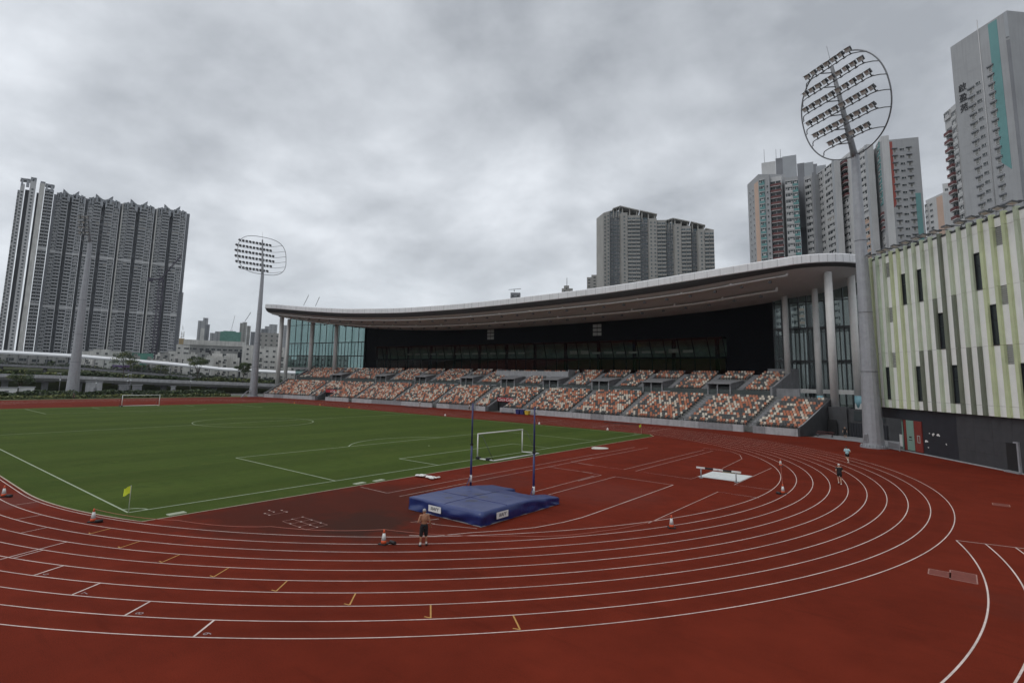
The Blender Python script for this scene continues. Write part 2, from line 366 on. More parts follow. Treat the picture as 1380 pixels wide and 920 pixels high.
# ================================================================== ground, track, pitch
XB = 42.195; R0 = 37.02; LW = 1.22
def track_mat():
    m, nt, b = new_mat('red_polyurethane_track'); L = nt.links.new
    geo = N(nt, 'ShaderNodeNewGeometry'); b.inputs['Roughness'].default_value = .9; b.inputs['Specular IOR Level'].default_value = .05
    def nz(s, d=4, r=.6):
        n = N(nt, 'ShaderNodeTexNoise'); n.inputs['Scale'].default_value = s; n.inputs['Detail'].default_value = d; n.inputs['Roughness'].default_value = r
        L(geo.outputs['Position'], n.inputs['Vector']); return n.outputs['Fac']
    def mr(x, a, b_, c, d_):
        n = N(nt, 'ShaderNodeMapRange'); L(x, n.inputs[0]); n.inputs[1].default_value = a; n.inputs[2].default_value = b_; n.inputs[3].default_value = c; n.inputs[4].default_value = d_; return n.outputs[0]
    def mul(x, y):
        n = N(nt, 'ShaderNodeMath', operation='MULTIPLY'); L(x, n.inputs[0]); L(y, n.inputs[1]); return n.outputs[0]
    f = mul(mul(mr(nz(34, 3), .3, .7, .66, 1.34), mr(nz(.5, 6, .7), .3, .7, .86, 1.12)), mr(nz(.09, 5), .3, .7, .86, 1.12))
    # wear down the middle of each lane on the bend, rain-darkened patches and long scuffs
    def mth(op, a, b_=None):
        n = N(nt, 'ShaderNodeMath', operation=op)
        for i, x in enumerate((a, b_)):
            if x is None: continue
            if isinstance(x, (int, float)): n.inputs[i].default_value = x
            else: L(x, n.inputs[i])
        return n.outputs[0]
    vd = N(nt, 'ShaderNodeVectorMath', operation='DISTANCE'); L(geo.outputs['Position'], vd.inputs[0]); vd.inputs[1].default_value = (XB, 0, 0)
    ln = mth('FRACT', mth('DIVIDE', mth('SUBTRACT', vd.outputs['Value'], R0), LW)); wv = mth('ABSOLUTE', mth('SUBTRACT', ln, .5))
    inl = mth('MULTIPLY', mth('GREATER_THAN', vd.outputs['Value'], R0), mth('LESS_THAN', vd.outputs['Value'], R0+9*LW))
    wear = mth('MULTIPLY', mth('MULTIPLY', mr(wv, .0, .42, 1., 0.), inl), mr(nz(.3, 5), .3, .7, .0, .17))
    f = mul(f, mth('SUBTRACT', 1., wear))
    f = mul(f, mr(nz(.16, 6, .72), .52, .66, 1., .86)); f = mul(f, mr(nz(1.7, 6, .75), .60, .72, 1., .88))
    mp = N(nt, 'ShaderNodeMapping'); mp.inputs['Scale'].default_value = (.35, 2.6, 1); mp.inputs['Rotation'].default_value = (0, 0, .5); L(geo.outputs['Position'], mp.inputs[0])
    n9 = N(nt, 'ShaderNodeTexNoise'); n9.inputs['Scale'].default_value = .8; n9.inputs['Detail'].default_value = 6; L(mp.outputs[0], n9.inputs['Vector']); f = mul(f, mr(n9.outputs['Fac'], .58, .70, 1., .87))
    f = mul(f, mr(nz(2.6, 3), .66, .72, 1., 1.10))
    vm = N(nt, 'ShaderNodeVectorMath', operation='SCALE'); vm.inputs[0].default_value = (.142, .0205, .0098); L(f, vm.inputs['Scale'])
    # worn, rain-stained patch behind the landing bed and faded tracksuit-coloured blotches
    col = vm.outputs[0]
    for (cx, cy, r, amt, c2) in ((61.4, -24.8, 9.6, .68, (.058, .019, .013)), (64.4, -26.0, 3.7, .74, (.042, .021, .016)), (58.6, -28.6, 5.6, .60, (.062, .018, .012)), (60.5, -20.5, 5.0, .4, (.07, .02, .013)),
                                 (44.5, -37.4, 3.2, .45, (.13, .050, .042)), (61.5, -11.5, 4.0, .35, (.075, .028, .024)), (93.2, -16.5, 3.0, .22, (.09, .028, .020)), (70.5, -9.0, 5.0, .22, (.12, .045, .038))):
        vd = N(nt, 'ShaderNodeVectorMath', operation='DISTANCE'); L(geo.outputs['Position'], vd.inputs[0]); vd.inputs[1].default_value = (cx, cy, 0)
        nn = N(nt, 'ShaderNodeMath', operation='ADD'); L(vd.outputs['Value'], nn.inputs[0]); L(mr(nz(.55, 5), .2, .8, -2.2, 2.2), nn.inputs[1])
        fac = mr(nn.outputs[0], r*.45, r, amt, 0.)
        mx = N(nt, 'ShaderNodeMix', data_type='RGBA'); L(fac, mx.inputs[0]); L(col, mx.inputs[6]); mx.inputs[7].default_value = (*c2, 1); col = mx.outputs[2]
    L(col, b.inputs['Base Color'])
    bp = N(nt, 'ShaderNodeBump'); bp.inputs['Strength'].default_value = .25; bp.inputs['Distance'].default_value = .01; L(nz(40, 3), bp.inputs['Height']); L(bp.outputs[0], b.inputs['Normal'])
    return m
def grass_mat():
    m, nt, b = new_mat('pitch_grass'); L = nt.links.new
    geo = N(nt, 'ShaderNodeNewGeometry'); b.inputs['Roughness'].default_value = .9; b.inputs['Specular IOR Level'].default_value = .03
    def nz(s, d=4, r=.6, stretch=None):
        n = N(nt, 'ShaderNodeTexNoise'); n.inputs['Scale'].default_value = s; n.inputs['Detail'].default_value = d; n.inputs['Roughness'].default_value = r
        if stretch:
            mp = N(nt, 'ShaderNodeMapping'); mp.inputs['Scale'].default_value = stretch; L(geo.outputs['Position'], mp.inputs[0]); L(mp.outputs[0], n.inputs['Vector'])
        else: L(geo.outputs['Position'], n.inputs['Vector'])
        return n.outputs['Fac']
    def mix(f, a, c, lo, hi):
        mr = N(nt, 'ShaderNodeMapRange'); L(f, mr.inputs[0]); mr.inputs[1].default_value = lo; mr.inputs[2].default_value = hi
        mx = N(nt, 'ShaderNodeMix', data_type='RGBA'); L(mr.outputs[0], mx.inputs[0])
        for s, x in ((6, a), (7, c)):
            if isinstance(x, tuple): mx.inputs[s].default_value = (*x, 1)
            else: L(x, mx.inputs[s])
        return mx.outputs[2]
    c = mix(nz(.12, 5, .65), (.047, .074, .0165), (.069, .098, .0215), .3, .7)
    c2 = mix(nz(.5, 4, .6, (1, .12, 1)), (.045, .070, .0155), (.072, .095, .0225), .3, .7)
    c = mix(nz(1., 3), c, c2, .4, .6)
    dry = mix(nz(9, 5), (.070, .092, .022), (.036, .064, .0105), .3, .7)
    c = mix(nz(.22, 5, .7), c, dry, .52, .75)
    # mown bands across the pitch, just visible
    sx = N(nt, 'ShaderNodeSeparateXYZ'); L(geo.outputs['Position'], sx.inputs[0])
    sn = N(nt, 'ShaderNodeMath', operation='MULTIPLY'); L(sx.outputs[0], sn.inputs[0]); sn.inputs[1].default_value = 2*PI/11.
    si = N(nt, 'ShaderNodeMath', operation='SINE'); L(sn.outputs[0], si.inputs[0])
    mb_ = N(nt, 'ShaderNodeMapRange'); L(si.outputs[0], mb_.inputs[0]); mb_.inputs[1].default_value = -.3; mb_.inputs[2].default_value = .3; mb_.inputs[3].default_value = .95; mb_.inputs[4].default_value = 1.05
    gr = N(nt, 'ShaderNodeMapRange'); L(nz(22, 3), gr.inputs[0]); gr.inputs[1].default_value = .3; gr.inputs[2].default_value = .7; gr.inputs[3].default_value = .75; gr.inputs[4].default_value = 1.25
    mm = N(nt, 'ShaderNodeMath', operation='MULTIPLY'); L(mb_.outputs[0], mm.inputs[0]); L(gr.outputs[0], mm.inputs[1])
    vs = N(nt, 'ShaderNodeVectorMath', operation='SCALE'); L(c, vs.inputs[0]); L(mm.outputs[0], vs.inputs['Scale']); c = vs.outputs[0]
    L(c, b.inputs['Base Color'])
    bp = N(nt, 'ShaderNodeBump'); bp.inputs['Strength'].default_value = .5; bp.inputs['Distance'].default_value = .03; L(nz(18, 4), bp.inputs['Height']); L(bp.outputs[0], b.inputs['Normal'])
    return m
def ngon(pts, z, name, m):
    b = MB(); b.poly([(p[0], p[1], z) for p in pts]); return struct(b.build(name, m))
b = MB(); n = 64
b.poly([(4500*math.cos(2*PI*i/n), 4500*math.sin(2*PI*i/n), -.06) for i in range(n)])
struct(b.build('ground', mat('town_ground', (.13, .13, .12), .9, .2, .02, scale2=.3)))
ngon([(-93, -75), (125, -75), (125, 15), (95.4, 27.2), (83.2, 44.0), (79.3, 49.2), (73.2, 51.8)]+[(x, 55.6-.00098*(x-2)**2) for x in (60, 40, 20, 0, -20, -40, -60, -80)]+[(-93, 47)], 0., 'running_track', track_mat())
# grass: straight ends, long sides following the inside of lane one
gp = []
X1 = 55.65
for sgn, (ya, yb) in ((1, (-36.75, 35.15)),):
    a0 = math.acos((X1-XB)/36.75)
    gp += [(-X1, -34.), (-XB, -36.75)]
    gp += [(XB, -36.75)]
    gp += [(XB+36.75*math.cos(t), 36.75*math.sin(t)) for t in [-PI/2+ (PI/2-a0)*i/10 for i in range(1, 11)]]
    gp += [(X1, 32.5), (X1-1.5, 34.6), (XB, 35.15), (-XB, 35.15), (-X1, 34.)]
gq = []
for p, q in zip(gp, gp[1:]+gp[:1]):
    p, q = V((p[0], p[1])), V((q[0], q[1])); k = max(1, int((q-p).length/.25))
    for i in range(k):
        c = p.lerp(q, i/k); d_ = V((0, 0))-c; d_.normalize(); gq.append(tuple(c+d_*(.07*mnoise.noise(V((c.x*.9, c.y*.9, 0)))+.09*mnoise.noise(V((c.x*4, c.y*4, 3)))-.02)))
ngon(gq, .012, 'football_pitch', grass_mat())
# pale kerb between grass and red surface
b = MB(); b.ribbon(gp[1:-3], .10, .016); struct(b.build('pitch_kerb', mat('kerb_edge', (.42, .34, .26), .8, .2, 2)))
# football markings
b = MB(); PL, PW = 52.95, 34.05; z = .018; w = .115
def rect(x0, y0, x1, y1, closed=True):
    b.ribbon([(x0, y0), (x1, y0)], w, z); b.ribbon([(x0, y1), (x1, y1)], w, z); b.ribbon([(x1, y0), (x1, y1)], w, z+.001)
    if closed: b.ribbon([(x0, y0), (x0, y1)], w, z+.001)
rect(-PL, -PW, PL, PW)
b.ribbon([(0, -PW), (0, PW)], w, z+.002)
b.ribbon([(9.15*math.cos(2*PI*i/96), 9.15*math.sin(2*PI*i/96)) for i in range(96)], w, z+.003, closed=True)
for s in (1, -1):
    rect(s*PL, -20.16, s*(PL-16.5), 20.16, False); rect(s*PL, -9.16, s*(PL-5.5), 9.16, False)
    a = math.acos(5.5/9.15)
    b.ribbon([(s*(PL-11-9.15*math.cos(t)), 9.15*math.sin(t)) for t in [-a+2*a*i/30 for i in range(31)]], w, z+.002)
    b.lathe([(.12, z+.001), (.12, z+.004)], (s*(PL-11), 0, 0), 12)
    for q in (1, -1):
        b.ribbon([(s*(PL-math.cos(t)), q*(PW-math.sin(t))) for t in [PI/2*i/10 for i in range(11)]], w, z+.002)
struct(b.build('pitch_markings', mat('turf_line_paint', (.32, .37, .26), .8, .25, 4)))
# lane lines
b = MB(); lw = .051
for k in range(10):
    r = R0+LW*k
    pts = [(XB+r*math.cos(t), r*math.sin(t)) for t in [-PI/2+PI*i/140 for i in range(141)]]+[(-XB+r*math.cos(t), r*math.sin(t)) for t in [PI/2+PI*i/140 for i in range(141)]]
    b.ribbon(pts, lw, .006, closed=True)
# inner fall line joining the bend, and the practice lanes on the right
b.ribbon([(68.2, -26.0), (69.24, -25.16), (70.2, -23.4), (71.2, -21.9), (72.1, -20.2), (72.62, -18.2), (72.84, -16.5), (72.86, -15.17), (72.80, -2.48)], .06, .009)
for k in range(5):
    r = 39.55+LW*k
    b.ribbon([(51.64+r*math.cos(t), -15.14+r*math.sin(t)) for t in [math.radians(12.6-50*i/60) for i in range(61)]], .062, .007)
b.ribbon([(90.22, -6.53), (97.5, -4.95)], .05, .009)
# start lines
for k, ang in ((5, -64.1), (6, -59.95), (7, -55.95), (8, -52.1)):
    a = math.radians(ang); b.ribbon([(XB+r*math.cos(a), r*math.sin(a)) for r in (R0+LW*k+.02, R0+LW*(k+1)-.03)], .075, .009)
a = math.radians(-68.4); b.ribbon([(XB+r*math.cos(a), r*math.sin(a)) for r in (R0+LW*3, R0+LW*6)], .06, .009)
a = math.radians(-68.0); b.ribbon([(XB+r*math.cos(a), r*math.sin(a)) for r in (R0+LW*4, R0+LW*5)], .06, .009)
# finish/start line and a few more on the far straight
for x in (42.2, 52.0, 30.0): b.ribbon([(x, R0 if x <= 42.2 else 38.5), (x, R0+LW*9)], .06, .009)
struct(b.build('lane_lines', M['linepaint']))
b = MB()
for k, ang in ((2, -73.4), (1, -78.), (0, -84.)):
    a = math.radians(ang); b.ribbon([(XB+r*math.cos(a), r*math.sin(a)) for r in (R0+LW*k, R0+LW*(k+1))], .05, .009)
def pl(*pts, w=.05): b.ribbon(pts, w, .0085)
pl((72.84, -2.46), (67.66, -2.46)); pl((67.68, -2.42), (67.72, -12.6)); pl((66.45, -6.5), (66.45, -2.66), (63.97, -2.3)); pl((66.4, -12.4), (66.2, -3.4))
pl((61.5, 1.62), (66.48, 1.52), (66.72, 22.19)); pl((67.8, 22.03), (67.66, 1.51), (72.85, 1.3), (72.88, 3.4))
pl((59.25, -20.17), (59.4, 5.2), (59.68, 17.9)); pl((60.68, -20.3), (60.68, -2.37), (60.97, 18.8)); pl((60.68, -2.37), (65.4, -2.31)); pl((60.6, 6.1), (60.52, 1.93), (63.3, 1.6))
pl((59.23, -20.2), (56.2, -20.2)); pl((76.36, -14.92), (76.36, -2.6), (79.28, -2.66)); pl((76.39, 13.1), (76.39, 1.28), (79.2, 1.2)); pl((72.95, 9.2), (72.38, 17.6), (71.2, 20.9), (69.5, 23.27), (66.0, 23.9))
pl((66.9, -22.6), (66.29, -24.24), (67.5, -23.5)); pl((67.48, -23.65), (69.9, -22.6))
struct(b.build('runway_lines', mat('worn_line_paint', (.50, .38, .34), .8, .3, 4)))
b = MB()
for (x0, y0, x1, y1) in ((89.25, -14.3, 90.0, -13.4), (90.0, -14.45, 90.9, -12.95), (92.3, 7.0, 93.2, 7.9)):
    pl((x0, y0), (x1, y0)); pl((x0, y1), (x1, y1)); pl((x0, y0), (x0, y1)); pl((x1, y0), (x1, y1))
struct(b.build('hatch_outlines', M['fadedpaint']))
b = MB()
for (x0, y0, x1, y1) in ((89.28, -14.27, 89.97, -13.43), (90.03, -14.42, 90.87, -12.98), (92.33, 7.03, 93.17, 7.87)): b.quad((x0, y0, .006), (x1, y0, .006), (x1, y1, .006), (x0, y1, .006))
struct(b.build('hatch_covers', mat('faded_hatch', (.165, .038, .025), .85, .2, 3)))
b = MB()
for k, ang in ((1, -68.9), (2, -64.0), (3, -59.3), (4, -54.95), (5, -50.85), (6, -46.93), (7, -43.28), (8, -39.78)):
    a = math.radians(ang); u = V((math.cos(a), math.sin(a))); t = V((-u.y, u.x)); ra, rb = R0+LW*k+.05, R0+LW*(k+1)-.09
    ct = V((XB, 0)); p0 = ct+u*ra; p1 = ct+u*rb; p2 = p1-t*.22-u*.12
    b.ribbon([p0, p1], .058, .009); b.ribbon([p1, p2], .058, .0105)
struct(b.build('relay_marks', M['yellowpaint']))
# small lane numbers beside the start lines
b = MB()
for k, ang in ((5, -63.7), (6, -59.5), (7, -55.5), (8, -51.7)):
    a = math.radians(ang); u = V((math.cos(a), math.sin(a), 0)); t = V((-u.y, u.x, 0)); c = V((XB, 0, 0))+u*(R0+LW*(k+1)-.24)
    me = text_mesh(str(k+1), .38, .0); mtx = basis(-t, -u, V((0, 0, 1)), c+V((0, 0, .0095)))
    mtx = basis(t, -u*-1, V((0, 0, 1)), c+V((0, 0, .0095))) if False else basis(-u, -t, V((0, 0, 1)), c+V((0, 0, .0095)))
    b.add([mtx @ v.co for v in me.vertices], [tuple(p.vertices) for p in me.polygons])
struct(b.build('lane_numbers', mat('grey_number_paint', (.30, .24, .24), .8, .1, 4)))
# apron of concrete under the service end
ngon([(73.3, 51.9), (79.35, 49.3), (83.2, 44.2), (90, 52), (86, 66), (72, 66)], .02, 'service_apron', M['concrete2'])
# ================================================================== grandstand
def yw(s): return 55.3-.00098*(s-2)**2
def PS(s, d, z): return V((s*(1+.0045*d), yw(s)+d, z))
S0, S1 = -88.4, 71.4          # lower tier ends
U0, U1 = -86.0, 61.0          # upper tier ends
def srange(a, b, step=2.):
    n = max(1, int(round(abs(b-a)/step))); return [a+(b-a)*i/n for i in range(n+1)]
def sweep(mb, prof, a, b, mi=0, closed=True):
    """solid with a (d,z) profile swept along the stand from s=a to s=b"""
    ss = srange(a, b); rows = [[PS(s, d, z) for d, z in prof] for s in ss]; k = len(prof)
    vs = [p for r in rows for p in r]; fs = []
    for i in range(len(ss)-1):
        for j in range(k):
            q = (j+1) % k; fs.append((i*k+j, (i+1)*k+j, (i+1)*k+q, i*k+q))
    fs.append(tuple(range(k))); fs.append(tuple((len(ss)-1)*k+j for j in range(k-1, -1, -1)))
    mb.add(vs, fs, mi); return mb
def sbox(mb, s0, s1, d0, d1, z0, z1, mi=0):
    if abs(s1-s0) > 5: return sweep(mb, [(d0, z0), (d0, z1), (d1, z1), (d1, z0)], s0, s1, mi)
    a = [PS(s0, d0, z0), PS(s1, d0, z0), PS(s1, d1, z0), PS(s0, d1, z0)]
    c = [PS(s0, d0, z1), PS(s1, d0, z1), PS(s1, d1, z1), PS(s0, d1, z1)]
    mb.hull2(a, c, mi); return mb
GS = thing('grandstand', 'long grandstand of orange, cream and grey seats under a white curved roof', 'grandstand', PS(-8, 0, 0))
def gs(mb, name, mats, lab=None, fixn=True):
    o = mb.build(name, mats, None, fixn); place_local(o, GS)
    if lab: o['label'] = lab
    return o
LOW_V = [(-61.7, 4.6), (4.9, 4.6)]                 # lower entrances: centre s, width
AIS_L = [63.7, 51.3, 38.4, 25.9, 12.9, -2.8, -16.2, -31.8, -48.0, -68.2]
UP_V = [52.0, 38.4, 26.0, 12.6, -.4, -14.1, -31.3, -47.4, -67.0]
ROWD, ROWH, NL = .765, .375, 12
def lower_prof(r0, r1):
    pr = [(1.2+ROWD*r0, 0.)]
    for r in range(r0, r1): pr += [(1.2+ROWD*r, 1.0+ROWH*r), (1.2+ROWD*(r+1), 1.0+ROWH*r)]
    return pr+[(1.2+ROWD*r1, 0.)]
b = MB(); VR = 5
edges = [S0]+[x for c, w_ in LOW_V for x in (c-w_/2, c+w_/2)]+[S1]
for i in range(0, len(edges), 2): sweep(b, lower_prof(0, VR), edges[i], edges[i+1])
sweep(b, [(1.2+ROWD*VR, 3.4)]+[p for r in range(VR, NL) for p in ((1.2+ROWD*r, 1.0+ROWH*r+.6*(r < VR)), (1.2+ROWD*(r+1), 1.0+ROWH*r))][2:]+[(1.2+ROWD*NL, 3.4)] if False else lower_prof(VR, NL), S0, S1)
gs(b, 'lower_terrace', M['terrace'])
# front wall in panels, two tones, with gaps at entrances and gates
rng = random.Random(3)
gaps = [(c-w_/2, c+w_/2) for c, w_ in LOW_V]+[(63.0, 64.5), (-49., -47.6), (-15.6, -14.)]
s = S0
while s < S1-.3:
    e = min(s+rng.choice((3.2, 4.6, 4.6, 6.0)), S1)
    for g0, g1 in gaps:
        if s < g0 < e: e = g0
        if g0 <= s < g1: s = g1; e = max(e, s+2)
    e = min(e, S1)
    b = MB(); sbox(b, s+.02, e-.02, 0, .3, -.02, 1.12); gs(b, 'front_wall_panel', M[rng.choice(('concrete', 'concrete', 'concrete', 'concrete2'))])
    s = e
for i in range(0, len(edges), 2):
    b = MB(); sbox(b, edges[i], edges[i+1], .36, .42, 1.55, 1.62); sbox(b, edges[i], edges[i+1], .36, .42, 1.25, 1.29)
    for s in srange(edges[i], edges[i+1], 1.6): sbox(b, s-.03, s+.03, .36, .42, 1.0, 1.55)
    gs(b, 'front_rail', M['metal_dark'])
# aisle stairs in the lower tier
for s in AIS_L:
    b = MB()
    for r in range(NL*2):
        d = 1.2+ROWD*r/2; sbox(b, s-.55, s+.55, d, d+ROWD/2+.02, .8+ROWH*r/2, 1.02+ROWH*r/2)
    gs(b, 'stair_aisle', M['concrete2'])
for s in UP_V:
    for q in (-3.4, 3.4):
        b = MB()
        for r in range(18):
            d = 13.0+.74*r/2; sbox(b, s+q-.5, s+q+.5, d, d+.39, 6.3+.34*r/2, 6.82+.34*r/2)
        gs(b, 'stair_aisle', M['concrete2'])
# lower entrances
for c, w_ in LOW_V:
    for q in (-1, 1):
        b = MB(); s = c+q*(w_/2+.12)
        pr = [(0, 0), (0, 1.1), (1.0, 1.15)]+[(1.2+ROWD*VR+.1, 2.95), (1.2+ROWD*VR+.1, 0)]
        b.hull2([PS(s-.12, d, z) for d, z in pr], [PS(s+.12, d, z) for d, z in pr]); gs(b, 'entrance_wall', M['concrete2'])
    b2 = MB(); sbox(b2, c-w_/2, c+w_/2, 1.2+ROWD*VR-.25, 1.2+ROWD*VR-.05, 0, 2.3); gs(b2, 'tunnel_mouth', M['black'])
    b = MB(); sbox(b, c-w_/2-.1, c+w_/2+.1, 1.2+ROWD*VR-.5, 1.2+ROWD*VR-.32, 2.3, 3.25)
    ban = gs(b, 'red_banner', M['red_sign'])
    me = text_mesh('Coca-Cola', 1.05, .01, .32); me.materials.append(M['white'])
    o = link('banner_lettering', me); p = PS(c, 1.2+ROWD*VR-.53, 2.76)
    o.matrix_basis = basis(V((1, 0, 0)), V((0, 0, 1)), V((0, -1, 0)), p); o.parent = ban
# parapet, walkway and upper tier
TOPD = 1.2+ROWD*NL
b = MB(); sweep(b, [(TOPD, 4.4), (TOPD, 5.75), (TOPD+.15, 5.75), (TOPD+.15, 5.2), (12.5, 5.2), (12.5, 4.4)], S0+.4, S1-.6)
gs(b, 'walkway', M['terrace'])
for s in srange(S0+1, S1-1, 2.2):
    if U0 < s < U1 and all(abs(s-u) > 3 for u in UP_V) and -46 < s < 44:
        b = MB(); sbox(b, s-.8, s+.8, 11.3, 11.7, 6.0, 6.12, 1); sbox(b, s-.75, s-.68, 11.45, 11.55, 5.2, 6.0, 0); sbox(b, s+.68, s+.75, 11.45, 11.55, 5.2, 6.0, 0)
        gs(b, 'ledge_table', [M['metal_dark'], M['concrete']])
NU, UD, UH = 10, .74, .345
def upper_prof():
    pr = [(12.5, 4.5), (12.5, 6.55), (12.65, 6.55), (12.65, 6.45), (13.0, 6.45)]
    for r in range(NU): pr += [(13.0+UD*r, 6.6+UH*r), (13.0+UD*(r+1), 6.6+UH*r)]
    return pr+[(22.0, 6.6+UH*(NU-1)), (22.0, 4.5)]
b = MB(); sweep(b, upper_prof(), U0, U1); gs(b, 'upper_terrace', M['terrace'])
b = MB(); sbox(b, U0, U1, 12.38, 12.47, 5.25, 6.75); gs(b, 'upper_parapet', M['parapet'])
b = MB()
for z_ in (6.95, 7.1): sbox(b, U0, U1, 12.40, 12.45, z_, z_+.03)
for s in srange(U0, U1, 1.5): sbox(b, s-.02, s+.02, 12.40, 12.45, 6.75, 7.1)
gs(b, 'upper_rail', M['metal_dark'])
for c in UP_V:
    w_ = 2.1
    for q in (-1, 1):
        b = MB(); s = c+q*w_; pr = [(12.2, 5.2), (12.2, 7.75), (15.8, 8.35), (17.0, 8.3), (17.0, 5.2)]
        b.hull2([PS(s-.13, d, z) for d, z in pr], [PS(s+.13, d, z) for d, z in pr]); gs(b, 'entrance_side_wall', M['concrete2'])
    b = MB(); b.hull2([PS(c-w_-.35, 11.9, 7.78), PS(c+w_+.35, 11.9, 7.78), PS(c+w_+.35, 16.6, 8.45), PS(c-w_-.35, 16.6, 8.45)], [PS(c-w_-.35, 11.9, 7.98), PS(c+w_+.35, 11.9, 7.98), PS(c+w_+.35, 16.6, 8.65), PS(c-w_-.35, 16.6, 8.65)])
    gs(b, 'entrance_canopy', M['concrete2'])
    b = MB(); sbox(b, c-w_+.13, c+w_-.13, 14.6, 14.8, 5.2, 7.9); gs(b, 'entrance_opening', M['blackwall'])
    b = MB(); sbox(b, c-.35, c-.15, 12.15, 12.35, 5.2, 7.75); gs(b, 'entrance_post', M['concrete2'])
# raised box in the middle of the upper tier
for q in ((-7.6, 14.4, 16.9, 17.15, 7.4, 10.0), (14.2, 14.4, 17.15, 22, 7.4, 10.4), (-7.6, -7.4, 17.15, 22, 7.4, 10.4), (-7.4, 14.2, 17.15, 22, 8.8, 9.1)):
    b = MB(); sbox(b, *q); gs(b, 'raised_box_wall', M['concrete'])
# end walls
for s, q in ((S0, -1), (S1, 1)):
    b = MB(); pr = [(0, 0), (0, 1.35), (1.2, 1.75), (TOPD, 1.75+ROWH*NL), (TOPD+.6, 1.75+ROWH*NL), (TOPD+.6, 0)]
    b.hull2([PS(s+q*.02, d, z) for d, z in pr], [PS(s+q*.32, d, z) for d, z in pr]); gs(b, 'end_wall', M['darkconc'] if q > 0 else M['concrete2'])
for s, q in ((S0, -1), (S1, 1)):
    b = MB(); pr = [(-.05, 1.36), (1.2, 1.77), (TOPD+.6, 1.77+ROWH*NL)]
    b.tube([PS(s+q*.17, d, z+.06) for d, z in pr], .09, 6); gs(b, 'end_coping', M['concrete'])
for s, q in ((U0, -1), (U1, 1)):
    b = MB(); pr = [(12.3, 4.5), (12.3, 7.4), (13.2, 7.6), (20.6, 11.0), (22, 11.0), (22, 4.5)]
    b.hull2([PS(s+q*.02, d, z) for d, z in pr], [PS(s+q*.4, d, z) for d, z in pr]); gs(b, 'upper_end_wall', M['concrete2'])
b = MB(); sbox(b, U1-4.5, U1, 21.2, 21.5, 9.6, 11.0); gs(b, 'back_wall', M['concrete2'])
b = MB(); sbox(b, U1+.42, U1+4.2, 13.5, 13.8, 5.2, 7.2); gs(b, 'low_wall', M['concrete2'])
# seats
seat = MB()
seat.box((0, .20, .42), (.40, .42, .06)); seat.box((0, .42, .62), (.40, .05, .37), 0, Matrix.Rotation(-.12, 3, 'X')); seat.box((0, .30, .2), (.08, .08, .4))
SM = [M['s_orange'], M['s_cream'], M['s_grey'], M['s_peach']]
rng = random.Random(11); places = []
def seat_row(d, z, a, b_, blocked):
    s = a
    while s < b_:
        if not any(x0 < s < x1 for x0, x1 in blocked):
            k = rng.random(); mi = 0 if k < .34 else 1 if k < .57 else 2 if k < .90 else 3
            p = PS(s, d+.12, z); t = (PS(s+.1, d, z)-PS(s-.1, d, z)).normalized()
            places.append((basis(t, V((-t.y, t.x, 0)), V((0, 0, 1)), p), mi))
        s += .52
for r in range(NL):
    bl = [(s-.8, s+.8) for s in AIS_L]+([(c-w_/2-.5, c+w_/2+.5) for c, w_ in LOW_V] if r < VR+1 else [])
    seat_row(1.2+ROWD*r, 1.0+ROWH*r, S0+.6, S1-.5, bl)
for r in range(NU):
    d = 13.0+UD*r
    bl = [(s+q-.75, s+q+.75) for s in UP_V for q in (-3.4, 3.4)]
    if d < 17: bl += [(s-3., s+3.) for s in UP_V]
    if d > 16.5: bl += [(-8, 14.8)]
    seat_row(d, 6.6+UH*r, U0+.6, U1-.5, bl)
for d, z_ in ((18.2, 9.1), (19.4, 9.5)): seat_row(d, z_, -6.8, 13.6, [])
many('seat', seat, SM, places, GS)
# dark glazed facade
F0, F1, FD = -64.0, 57.3, 22.2
b = MB(); sbox(b, F0, F1, FD+.6, FD+1.0, 17.8, 25.3, 0); sbox(b, F0, F0+5.5, FD+.55, FD+1.05, 9.3, 25.3, 0); sbox(b, F1-9, F1, FD+.55, FD+1.05, 9.3, 25.3, 0)
gs(b, 'black_fascia_panel', M['facade'])
b = MB(); ss = srange(F0+5.5, F1-9, 3.15)
for s0, s1 in zip(ss[:-1], ss[1:]):
    for z0, z1, o0, o1 in ((13.6, 17.75, .30, -1.1), (9.6, 13.3, .30, .0)):
        q = [PS(s0+.06, FD+o0, z0), PS(s1-.06, FD+o0, z0), PS(s1-.06, FD+o1, z1), PS(s0+.06, FD+o1, z1)]; b.quad(*q)
gs(b, 'facade_glazing', [glass_mat('tinted_facade_glass', (.5, .55, .52))])
b = MB()
for s in ss: b.hull2([PS(s-.06, FD+.25, 13.4), PS(s+.06, FD+.25, 13.4), PS(s+.06, FD+.45, 13.4), PS(s-.06, FD+.45, 13.4)], [PS(s-.06, FD-1.2, 17.9), PS(s+.06, FD-1.2, 17.9), PS(s+.06, FD-1.0, 17.9), PS(s-.06, FD-1.0, 17.9)]); sbox(b, s-.06, s+.06, FD+.05, FD+.4, 9.3, 13.3)
sbox(b, F0+5.5, F1-9, FD+.10, FD+.42, 13.3, 13.6); sbox(b, F0+5.5, F1-9, FD-1.2, FD+.62, 17.8, 17.92)
gs(b, 'facade_mullion', M['facade'])
b = MB(); sbox(b, F0, F1, FD+5.2, FD+5.4, 13.6, 18, 1); sbox(b, F0, F1, FD+4.2, FD+4.4, 9, 13.4, 0); sbox(b, F0, F1, FD+.5, FD+5.2, 13.3, 13.5, 2); sbox(b, F0, F1, FD+.5, FD+5.2, 17.8, 18.0, 2)
for s in srange(F0+8, F1-12, 9.5): sbox(b, s, s+.6, FD+2, FD+2.6, 9, 17.8, 2)
gs(b, 'back_room_wall', [M['darkred'], M['roomgreen'], M['facade']])
rng = random.Random(5)
